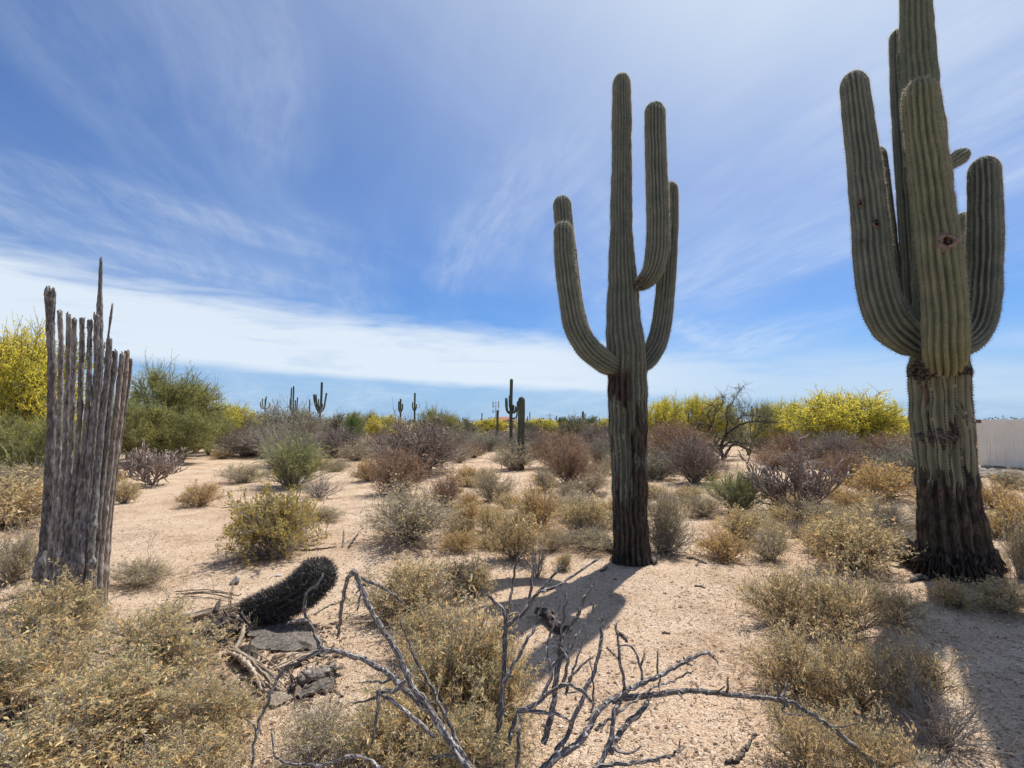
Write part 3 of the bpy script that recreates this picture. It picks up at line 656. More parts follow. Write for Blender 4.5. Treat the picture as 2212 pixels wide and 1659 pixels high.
# ---- toppled barrel cactus
b0 = ground(560, 1345); Y0 = b0[1]
P_ = np.array([at(530, 1322, Y0+.02), at(570, 1312, Y0), at(620, 1296, Y0-.02), at(662, 1268, Y0-.02), at(690, 1238, Y0), at(706, 1212, Y0+.02)])
BR = empty('barrel_cactus', b0, 'leaning dark barrel cactus bristling with spines on the sand', 'cactus')
d = cactus(P_, np.array([.085, .115, .135, .145, .145, .125]), ribs=18, k=6, depth=0.34, step=0.03, dome=0.95, seed=50, lump=0.01, spines=False)
bo = part('body', d['body'].mesh('body', True, b0), M['barrel'], BR)
mbx = MB(); V = d['V']; T = d['T']; rg = np.random.default_rng(5)
ci = np.arange(18)*6+3; sr = np.linspace(0, len(d['ss'])-2, 44); i0 = sr.astype(int)
Pc = V[i0][:, ci].reshape(-1, 3); Nc = d['N'][i0][:, ci].reshape(-1, 3); Tc = np.broadcast_to(T[i0][:, None, :], (44, 18, 3)).reshape(-1, 3)
endw = np.repeat(np.clip((sr-len(d['ss'])+10)/9, 0, 1), 18)[:, None]; Nc = nrm(Nc*(1-.6*endw)+Tc*endw); Sd = nrm(np.cross(Nc, Tc+1e-3))
for kk in range(9):
    dd = nrm(Nc*rg.uniform(.25, 1, (len(Pc), 1))+Sd*rg.normal(0, .8, (len(Pc), 1))+Tc*rg.normal(.15, .6, (len(Pc), 1))); l = rg.uniform(.018, .05, (len(Pc), 1))
    mid = Pc+dd*l*.6; tip = mid+(dd-.35*Tc)*l*.4
    tubes(mbx, np.stack([Pc, mid, tip], 1), np.tile([.0012, .0011, .0004], (len(Pc), 1)), 3)
part('spines', mbx.mesh('spines', False, b0), M['spine_barrel'], bo, 'stuff')

# ------------------------------------------------------------------ dead branching cholla in front
c6 = lambda x, y: ((500+x*.5123)*.7373, (1400+y*.5123)*.7373)
c7 = lambda x, y: ((1200+x*.45203)*.7373, (1500+y*.45203)*.7373)
c8 = lambda x, y: ((2050+x*.45203)*.7373, (1500+y*.45203)*.7373)
base = np.array([0.02, 2.17, 0.0]); base[2] = float(gz(base[0], base[1]))
DC = empty('dead_cholla', base, 'grey weathered cholla skeleton, its bare limbs sprawling across the foreground', 'dead cactus')
# (converter, points, depth at first / last point, diameter px of the crop at start / end)
LIMB = [
 (c7, [(420, 1700), (300, 1520), (200, 1390), (100, 1230), (15, 1128)], 2.12, 2.20, .016, .016, [(c6, [(1300, 1010), (1210, 860), (1130, 730), (1080, 600), (1050, 535), (1020, 560), (990, 680), (970, 780), (960, 900)], 2.42, .009)]),
 (c6, [(1085, 570), (1200, 620), (1260, 660), (1320, 712)], 2.36, 2.46, .010, .006, []),
 (c6, [(1055, 590), (1085, 665), (1065, 745)], 2.36, 2.30, .007, .004, []),
 (c7, [(400, 1690), (260, 1500), (120, 1290), (0, 1180)], 2.10, 2.22, .016, .015, [(c6, [(1200, 1090), (1050, 1020), (900, 985), (858, 985)], 2.46, .012)]),
 (c6, [(862, 988), (832, 905), (792, 832), (774, 805), (775, 680), (860, 575)], 2.46, 2.56, .012, .008, []),
 (c6, [(780, 815), (730, 818), (680, 832)], 2.5, 2.46, .010, .006, []),
 (c6, [(870, 985), (740, 1050), (620, 1130), (560, 1270), (510, 1390), (480, 1500), (462, 1668)], 2.46, 2.34, .010, .0065, []),
 (c6, [(1350, 1160), (1270, 1220), (1195, 1225), (1190, 1330), (1150, 1520)], 2.16, 2.08, .012, .006, []),
 (c6, [(1200, 1215), (1170, 1260), (1110, 1275), (1060, 1282)], 2.12, 2.18, .008, .005, []),
 (c6, [(1300, 1145), (1200, 1165), (1095, 1168)], 2.17, 2.25, .008, .004, []),
 (c7, [(330, 1560), (260, 1380), (150, 1150), (60, 1000), (0, 850)], 2.14, 2.38, .010, .007, [(c6, [(1310, 825)], 2.42, .005)]),
 (c6, [(1500, 1480), (1350, 1340), (1230, 1250), (1190, 1240)], 2.10, 2.16, .011, .007, []),
 (c6, [(1250, 1690), (1180, 1650), (1060, 1590), (860, 1640), (660, 1630), (590, 1570), (580, 1450)], 2.10, 2.36, .011, .004, []),
 (c7, [(560, 1720), (555, 1560), (590, 1300), (610, 1000), (625, 740)], 2.15, 2.38, .017, .012, [(c7, [(608, 650), (560, 590), (512, 545)], 2.42, .008)]),
 (c7, [(628, 735), (730, 660), (800, 570), (850, 500), (940, 400), (978, 348)], 2.38, 2.50, .013, .007, []),
 (c7, [(840, 520), (900, 505), (1000, 450), (1100, 390), (1218, 308)], 2.42, 2.58, .009, .006, []),
 (c7, [(778, 600), (785, 480), (806, 362)], 2.40, 2.44, .009, .008, []),
 (c7, [(640, 700), (660, 500), (688, 345), (732, 252)], 2.38, 2.36, .008, .004, []),
 (c7, [(600, 1140), (690, 960), (760, 830), (818, 738), (848, 610)], 2.22, 2.36, .011, .006, []),
 (c7, [(860, 1500), (925, 1300), (950, 1100), (972, 900), (1000, 820), (1080, 680), (1130, 560), (1192, 478)], 2.22, 2.44, .017, .007, []),
 (c7, [(850, 1215), (920, 1050), (890, 900), (912, 790), (972, 608)], 2.22, 2.34, .010, .005, []),
 (c7, [(1000, 1110), (1022, 970), (975, 870), (1000, 700), (1010, 555)], 2.28, 2.36, .009, .008, []),
 (c7, [(918, 1002), (1020, 910), (1090, 800), (1160, 690), (1192, 610)], 2.30, 2.42, .009, .005, []),
 (c7, [(1005, 1190), (1070, 1000), (1132, 818)], 2.30, 2.40, .009, .004, []),
 (c7, [(1035, 1090), (1110, 1000), (1178, 948)], 2.32, 2.40, .008, .004, []),
 (c7, [(950, 1560), (1020, 1450), (1100, 1250), (1160, 1120), (1210, 1000), (1240, 800), (1252, 688)], 2.22, 2.40, .013, .009, []),
 (c7, [(1180, 1300), (1190, 1120), (1170, 960)], 2.24, 2.34, .006, .003, []),
 (c7, [(1395, 1180), (1385, 1080), (1352, 850), (1338, 738)], 2.36, 2.44, .010, .006, []),
 (c7, [(830, 1700), (960, 1585), (1100, 1490), (1160, 1400), (1220, 1290), (1300, 1220), (1400, 1170), (1500, 1110), (1600, 1070), (1700, 1020), (1800, 960), (1900, 915), (1962, 930)], 2.14, 2.66, .019, .010, []),
 (c7, [(1905, 918), (1940, 915), (1985, 965)], 2.64, 2.66, .008, .004, []),
 (c7, [(1310, 1232), (1400, 1205), (1550, 1190), (1750, 1165), (1880, 1160)], 2.38, 2.50, .016, .014, [(c8, [(60, 1168), (250, 1190), (500, 1215), (600, 1238), (700, 1300), (800, 1360), (900, 1430), (1000, 1520), (1080, 1590), (1165, 1668)], 2.34, .012)]),
 (c8, [(172, 1172), (178, 1130), (182, 1092)], 2.46, 2.44, .007, .006, []),
 (c8, [(515, 1212), (512, 1170), (503, 1122)], 2.44, 2.42, .008, .006, []),
 (c8, [(530, 1210), (548, 1175), (560, 1140)], 2.44, 2.46, .008, .007, []),
 (c8, [(850, 1395), (920, 1392), (1005, 1380)], 2.40, 2.36, .007, .003, []),
 (c8, [(560, 1240), (540, 1290), (640, 1320)], 2.44, 2.40, .006, .003, []),
 (c7, [(1300, 1560), (1350, 1450), (1450, 1340), (1545, 1235)], 2.24, 2.42, .015, .014, []),
 (c7, [(1190, 1700), (1290, 1500), (1330, 1300), (1355, 1240)], 2.18, 2.36, .013, .011, []),
 (c7, [(1310, 1530), (1380, 1560), (1440, 1560), (1492, 1528)], 2.24, 2.32, .008, .004, []),
 (c7, [(1060, 1700), (1300, 1640), (1500, 1620), (1640, 1590), (1700, 1580), (1752, 1515)], 2.16, 2.38, .012, .006, []),
 (c7, [(1200, 1410), (1300, 1340), (1450, 1230), (1600, 1130), (1700, 1100), (1812, 1042)], 2.26, 2.56, .009, .004, []),
 (c7, [(1510, 1130), (1495, 1000), (1440, 880), (1362, 862)], 2.46, 2.52, .008, .005, []),
 (c7, [(1498, 1010), (1510, 960), (1524, 932)], 2.48, 2.50, .007, .006, []),
 (c7, [(1605, 1080), (1602, 1000), (1608, 920)], 2.50, 2.52, .007, .004, []),
 (c7, [(700, 1282), (830, 1240), (930, 1160), (1020, 1115), (1100, 1150), (1185, 1235)], 2.18, 2.14, .011, .008, []),
 (c7, [(695, 1285), (850, 1300), (930, 1310), (1008, 1332)], 2.18, 2.10, .010, .007, []),
 (c7, [(700, 1720), (705, 1450), (722, 1330)], 2.14, 2.22, .011, .008, []),
 (c7, [(420, 1690), (330, 1590), (150, 1585)], 2.12, 2.16, .013, .008, []),
 (c7, [(600, 1690), (640, 1480), (690, 1330)], 2.16, 2.24, .014, .010, []),
]
rg = np.random.default_rng(21)
for (cv, pts, y0, y1, r0, r1, more) in LIMB:
    uv = [cv(*q) for q in pts]; n0 = len(uv); ye = y1; re_ = r1
    ys = list(np.linspace(y0, y1, n0)); rs = list(np.linspace(r0, r1, n0))
    for (cv2, pts2, y2, r2) in more:
        k2 = len(pts2); uv += [cv2(*q) for q in pts2]; ys += list(np.linspace(ye, y2, k2+1)[1:]); rs += list(np.linspace(re_, r2, k2+1)[1:]); ye = y2; re_ = r2
    P_ = np.array([at(u, v, y) for (u, v), y in zip(uv, ys)]); n = 12*len(P_)
    Q = catmull(P_, n); r = np.interp(np.linspace(0, 1, n), np.linspace(0, 1, len(rs)), rs)*0.82
    s = np.linspace(0, 1, n); L = np.linalg.norm(np.diff(Q, axis=0), axis=1).sum()
    Q = Q+np.stack([sum(rg.uniform(.3, 1)*np.sin(s*L*2*math.pi/wl+rg.uniform(0, 6)) for wl in (.26, .12, .06))*.0026 for _ in range(3)], -1)
    r = r*(1+.05*np.sin(s*L*45+rg.uniform(0, 6))+.04*np.sin(s*L*110+rg.uniform(0, 6))+rg.normal(0, .045, n))
    Q[:, 2] = np.maximum(Q[:, 2], gz(Q[:, 0], Q[:, 1])+r*.5)
    mbx = MB(); tubes(mbx, Q, np.maximum(r, .002), 10)
    # snapped side stubs and frayed end fibres
    for k in range(int(L*5)):
        j = rg.integers(2, n-2); dd = nrm(rg.normal(size=3)+.4*(Q[j+1]-Q[j-1])/np.linalg.norm(Q[j+1]-Q[j-1])); l = rg.uniform(.012, .045)
        tubes(mbx, np.array([Q[j], Q[j]+dd*l*.6, Q[j]+dd*l+rg.normal(0, .003, 3)]), np.array([.55, .4, .18])*r[j], 5)
    for k in range(int(L*2.2)):      # thin broken side twigs
        j = rg.integers(3, n-3); dd = nrm(rg.normal(size=3)+np.array([0, 0, .5])); l = rg.uniform(.05, .14); q1 = Q[j]+dd*l*.5+rg.normal(0, .006, 3); tubes(mbx, np.array([Q[j], q1, q1+nrm(dd+rg.normal(0, .4, 3))*l*.5]), np.array([.0045, .0035, .0016]), 5)
    for k in range(4):
        dd = nrm((Q[-1]-Q[-4])/np.linalg.norm(Q[-1]-Q[-4])+rg.normal(0, .3, 3)); tubes(mbx, np.array([Q[-2], Q[-1]+dd*.008, Q[-1]+dd*rg.uniform(.012, .03)]), np.array([.5, .4, .15])*max(r[-1], .003), 4)
    part('limb', mbx.mesh('limb', True, base), M['cholla_wood'], DC)

# ------------------------------------------------------------------ shrubs and trees
def grow(P0, D, L, K, bend, jit, up=0.0):
    """N polylines of K points from P0 along D"""
    N = len(P0); s = np.linspace(0, 1, K)[None, :, None]; b = R_.normal(size=(N, 1, 3))*bend
    P = P0[:, None, :]+D[:, None, :]*L[:, None, None]*s+b*L[:, None, None]*s*s+R_.normal(size=(N, K, 3))*jit*L[:, None, None]*(s > 0)
    P[..., 2] += (up*L[:, None]*(s[..., 0]**2)); return P
def children(P, n, lo=0.25, hi=1.0):
    N, K, _ = P.shape; i = R_.integers(0, N, n); f = R_.uniform(lo, hi, n)*(K-1); k = np.minimum(f.astype(int), K-2); fr = (f-k)[:, None]
    p = P[i, k]*(1-fr)+P[i, k+1]*fr; tdir = nrm(P[i, k+1]-P[i, k]); return p, tdir, i
def shrub(Rr, H, nst, ntw, ntl, nleaf, leafL, leafW, r0=.006, lean=0.5, twl=.3, sprd=.7, up=.1, leafmin=.15, zlow=0.12, lobes=7, flat=1.0):
    """returns stems builder and foliage builder"""
    st, fo = MB(), MB()
    la = R_.uniform(0, 6.28, lobes); lr = R_.uniform(.75, 1.15, lobes)
    ph = R_.uniform(0, 6.28, nst); rho = np.sqrt(R_.uniform(0.02, 1, nst))
    lob = lr[R_.integers(0, lobes, nst)]; sector = 1+.18*np.sin(2*ph+la[0])+.14*np.sin(3*ph+la[1])
    E = np.stack([Rr*rho*np.cos(ph)*sector*.8, Rr*rho*np.sin(ph)*sector*.8, H*np.sqrt(np.maximum(1-.86*rho**2, .03))*R_.uniform(.62, .9, nst)*lob], -1)
    E[:, 2] = np.maximum(E[:, 2], zlow*H)
    B0 = np.stack([R_.normal(0, .07*Rr, nst), R_.normal(0, .07*Rr, nst), np.full(nst, -.03)], -1)
    K = 6; s = np.linspace(0, 1, K)[None, :, None]
    Cc = B0+(E-B0)*np.array([.42, .42, .62])
    P = (1-s)**2*B0[:, None]+2*s*(1-s)*Cc[:, None]+s*s*E[:, None]+R_.normal(0, .022*Rr, (nst, K, 3))*(s > 0)
    tubes(st, P, r0*np.linspace(1, .45, K)[None, :]*R_.uniform(.6, 1.3, (nst, 1)), 4)
    p, td, idx_ = children(P, ntw, .3); out = nrm(p*np.array([1, 1, .5])+np.array([0, 0, .12*H]))
    D = nrm(td*.8+out*.5+R_.normal(0, sprd, (ntw, 3))*np.array([1, 1, .8])+np.array([0, 0, up])); T1 = grow(p, D, R_.uniform(.5, 1.2, ntw)*twl*Rr, 4, .18, .03, .08)
    tubes(st, T1, r0*.42*np.linspace(1, .5, 4)[None, :]*R_.uniform(.7, 1.2, (ntw, 1)), 3, cap=False)
    clump = R_.uniform(0, 1, nst)
    all_p, all_d, all_c = [], [], []
    if ntl:
        p, td, i1 = children(T1, ntl, .2); D = nrm(td*.7+R_.normal(0, sprd, (ntl, 3))+np.array([0, 0, up+.1])); T2 = grow(p, D, R_.uniform(.5, 1.2, ntl)*twl*.5*Rr, 3, .15, .03)
        tubes(st, T2, r0*.26*np.linspace(1, .6, 3)[None, :]*R_.uniform(.8, 1.2, (ntl, 1)), 3, cap=False)
        src = T2; ci_ = idx_[i1]
    else: src = T1; ci_ = idx_
    if nleaf:
        p, td, i2 = children(src, nleaf, leafmin); d = nrm(td*.6+R_.normal(0, .8, (nleaf, 3))+np.array([0, 0, .15]))
        tint = np.clip(.45*clump[ci_[i2]]+.62*R_.uniform(0, 1, nleaf)-.03, 0, 1)
        p = p+R_.normal(0, .006, p.shape)
        szl = np.exp(R_.normal(-.08, .38, nleaf)); leaves(fo, p, d, leafL*szl, leafW*szl*R_.uniform(.55, 1.2, nleaf), tint)
    return st, fo
PROTO = {}
def proto(kind, i, builder, twig, leaf, sz):
    st, fo = builder(); lst = [('stems', st.mesh(kind+'_stems'), M[twig])]
    if fo.n: lst.append(('foliage', fo.mesh(kind+'_foliage', False), M[leaf]))
    PROTO.setdefault(kind, []).append((lst, sz))
for i in range(4): proto('near', i, lambda: shrub(.55, .62, 85, 480, 1400, 13500, .026, .0085, .0062, twl=.36, sprd=.8), 'tw_grey', 'bursage', (.55, .62))
for i in range(3): proto('airy', i, lambda: shrub(.55, .45, 60, 340, 950, 6800, .026, .0082, .0058, twl=.40, sprd=.85), 'tw_brown', 'bursage', (.55, .45))
for i in range(3): proto('bursage', i, lambda: shrub(.5, .5, 75, 400, 1150, 8000, .020, .0105, .0046, twl=.34), 'tw_brown', 'bursage', (.5, .5))
for i in range(2): proto('olive', i, lambda: shrub(.62, .56, 90, 520, 1700, 17000, .020, .011, .006, twl=.3), 'tw_grey', 'olive', (.62, .56))
for i in range(3): proto('sage', i, lambda: shrub(.5, .5, 85, 600, 1600, 5600, .019, .009, .0042, twl=.36), 'tw_grey', 'sage', (.5, .5))
for i in range(2): proto('gold', i, lambda: shrub(.5, .42, 70, 420, 1300, 5200, .022, .010, .005, twl=.34), 'tw_brown', 'gold', (.5, .42))
for i in range(2): proto('purple', i, lambda: shrub(1.1, 1.05, 110, 1000, 3800, 900, .03, .012, .012, twl=.34, sprd=.8), 'tw_purple', 'sage', (1.1, 1.05))
for i in range(2): proto('rusty', i, lambda: shrub(.8, .75, 80, 700, 2600, 2600, .03, .011, .009, twl=.34, sprd=.8), 'tw_rust', 'rustleaf', (.8, .75))
for i in range(2): proto('greybush', i, lambda: shrub(.8, .7, 90, 700, 2300, 2600, .034, .014, .008, twl=.36), 'tw_grey', 'mesq', (.8, .7))
for i in range(2): proto('bare', i, lambda: shrub(.4, .34, 45, 260, 500, 0, .02, .01, .0048, twl=.4), 'tw_grey', None, (.4, .34))
for i in range(2): proto('broom', i, lambda: shrub(.62, .6, 120, 900, 0, 5200, .075, .0065, .006, twl=.42, sprd=.28, up=.5), 'tw_grey', 'broom', (.62, .6))

def tree(Rr, H, nl, ntw, nleaf, leafL, leafW, r0=.10, low=.12, spray=.5, twig_r=.008, dens=1.0):
    st, fo = MB(), MB(); K = 7
    an = R_.uniform(0, 6.28, nl); el = np.arcsin(R_.uniform(-.75, 1, nl)); q = R_.uniform(.45, 1, nl)**.6
    lc = np.stack([Rr*.78*q*np.cos(an)*np.cos(el), Rr*.78*q*np.sin(an)*np.cos(el), H*(.5+.36*q*np.sin(el))], -1); lc[:, 2] = np.maximum(lc[:, 2], low*H+.12*H*R_.uniform(0, 1, nl))
    ls = R_.uniform(.6, 1.25, nl)*min(Rr, H*.6)*.36
    nt = 4; ta = R_.uniform(0, 6.28)+np.arange(nt)/nt*6.28+R_.normal(0, .3, nt)
    hub = np.stack([.16*Rr*np.cos(ta), .16*Rr*np.sin(ta), H*R_.uniform(.16, .30, nt)], -1)
    B0 = np.stack([R_.normal(0, .05, nt), R_.normal(0, .05, nt), np.full(nt, -.08)], -1); s = np.linspace(0, 1, K)[None, :, None]
    tubes(st, B0[:, None]*(1-s)+hub[:, None]*s+R_.normal(0, .03, (nt, K, 3))*(s > 0)*(s < 1), r0*np.linspace(1, .7, K)[None, :]*R_.uniform(.7, 1.1, (nt, 1)), 7)
    hi_ = np.argmin(np.linalg.norm(lc[:, None, :2]-hub[None, :, :2], axis=2), axis=1); hs = hub[hi_]
    c1 = hs+(lc-hs)*np.array([.35, .35, .6]); P = (1-s)**2*hs[:, None]+2*s*(1-s)*c1[:, None]+s*s*lc[:, None]+R_.normal(0, .03*Rr*.5, (nl, K, 3))*(s > 0)
    tubes(st, P, r0*np.linspace(.6, .16, K)[None, :]*R_.uniform(.7, 1.1, (nl, 1)), 6)
    nb = nl*9; ib = np.repeat(np.arange(nl), 9); f = R_.uniform(.45, 1, nb)*(K-1); k = np.minimum(f.astype(int), K-2); fr = (f-k)[:, None]
    p0 = P[ib, k]*(1-fr)+P[ib, k+1]*fr; tgt = lc[ib]+nrm(R_.normal(size=(nb, 3)))*(R_.uniform(.5, 1.1, nb)*ls[ib])[:, None]*np.array([1, 1, .8]); D = tgt-p0; L = np.linalg.norm(D, axis=1)
    P2 = grow(p0, nrm(D), L, 5, .10, .03, .05); tubes(st, P2, r0*.16*np.linspace(1, .4, 5)[None, :]*R_.uniform(.7, 1.2, (nb, 1)), 4, cap=False)
    p, td, i2 = children(P2, ntw, .3); D = nrm(td*.8+R_.normal(0, .7, (ntw, 3))+nrm(p-np.array([0, 0, .35*H]))*.5+np.array([0, 0, .15])); T = grow(p, D, R_.uniform(.25, .6, ntw)*np.minimum(1, Rr*.4), 4, .2, .03, .04)
    tubes(st, T, twig_r*np.linspace(1, .5, 4)[None, :]*R_.uniform(.7, 1.2, (ntw, 1)), 3, cap=False)
    cl = R_.uniform(0, 1, nl); cb = R_.uniform(0, 1, nb)
    p, td, i3 = children(T, nleaf, .1); bi = i2[i3]; d = nrm(td*spray+R_.normal(0, .7, (nleaf, 3))+np.array([0, 0, .1])); p = p+R_.normal(0, .03, p.shape)
    top = np.clip((p[:, 2]/H-.15)/.5, 0, 1)
    tint = np.clip(.48*cl[ib[bi]]+.27*cb[bi]+.25*R_.uniform(0, 1, nleaf), 0, 1)
    leaves(fo, p, d, leafL*R_.uniform(.6, 1.3, nleaf), leafW*R_.uniform(.7, 1.3, nleaf), tint); return st, fo
TPROTO = {}
def tproto(kind, builder, bark, leaf, sz):
    st, fo = builder(); TPROTO.setdefault(kind, []).append(([('trunk', st.mesh(kind+'_trunk'), M[bark]), ('crown', fo.mesh(kind+'_crown', False), M[leaf])], sz))
for i in range(3): tproto('yellow', lambda: tree(2.6, 3.6, 44, 3800, 34000, .085, .038, .11, low=.06, spray=.7), 'tw_green', 'pv_yellow', (2.6, 3.6))
for i in range(2): tproto('green', lambda: tree(2.6, 3.6, 38, 4200, 28000, .12, .014, .12, low=.04, spray=1.0), 'tw_green', 'pv_green', (2.6, 3.6))
for i in range(2): tproto('mesq', lambda: tree(2.4, 3.2, 32, 3200, 20000, .075, .024, .10, low=.08, spray=.6), 'tw_dark', 'mesq', (2.4, 3.2))
tproto('wispy', lambda: tree(2.4, 3.2, 16, 1500, 7000, .07, .02, .08, low=.2, spray=.6), 'tw_green', 'mesq', (2.4, 3.2))
tproto('bright', lambda: tree(2.2, 3.4, 26, 1800, 14000, .08, .035, .10, low=.15), 'tw_dark', 'bright_green', (2.2, 3.4))

def plant(kind, loc, rw, h, label, cat, group, table, name, seed):
    rg = random.Random(seed); lst, (r0, h0) = table[kind][rg.randrange(len(table[kind]))]
    e = empty(name, loc, label, cat, group, rg.uniform(0, 6.28), (rw/r0*rg.uniform(.82, 1.22), rw/r0*rg.uniform(.82, 1.22), h/h0)); e.rotation_euler[0] = rg.uniform(-.10, .10); e.rotation_euler[1] = rg.uniform(-.10, .10)
    for (nm, me, mat) in lst: part(nm, me, mat, e, 'stuff' if nm in ('foliage', 'crown') else None)
    return e
NAMES = {'near': 'bursage_shrub', 'bursage': 'bursage_shrub', 'airy': 'bursage_shrub', 'olive': 'leafy_shrub', 'sage': 'twiggy_shrub', 'gold': 'dry_shrub', 'purple': 'leafless_shrub', 'rusty': 'rusty_shrub', 'greybush': 'grey_shrub', 'bare': 'dead_shrub', 'broom': 'broom_shrub'}
occ = []
def sh(kind, u, v, wpx, hpx, label, group=None, seed=None):
    """shrub: u, v of its base, width and height in frame units"""
    p_ = ground(u, v); k = math.hypot(p_[1], 0)/F
    occ.append((p_[0], p_[1], wpx*k/2))
    return plant(kind, p_, wpx*k/2*(.92 if kind in ('near', 'airy') else 1.1), hpx*k*(.85 if kind in ('near', 'airy') else 1.04), label, 'shrub', group, PROTO, NAMES[kind], seed if seed is not None else int(u*7+v*13))
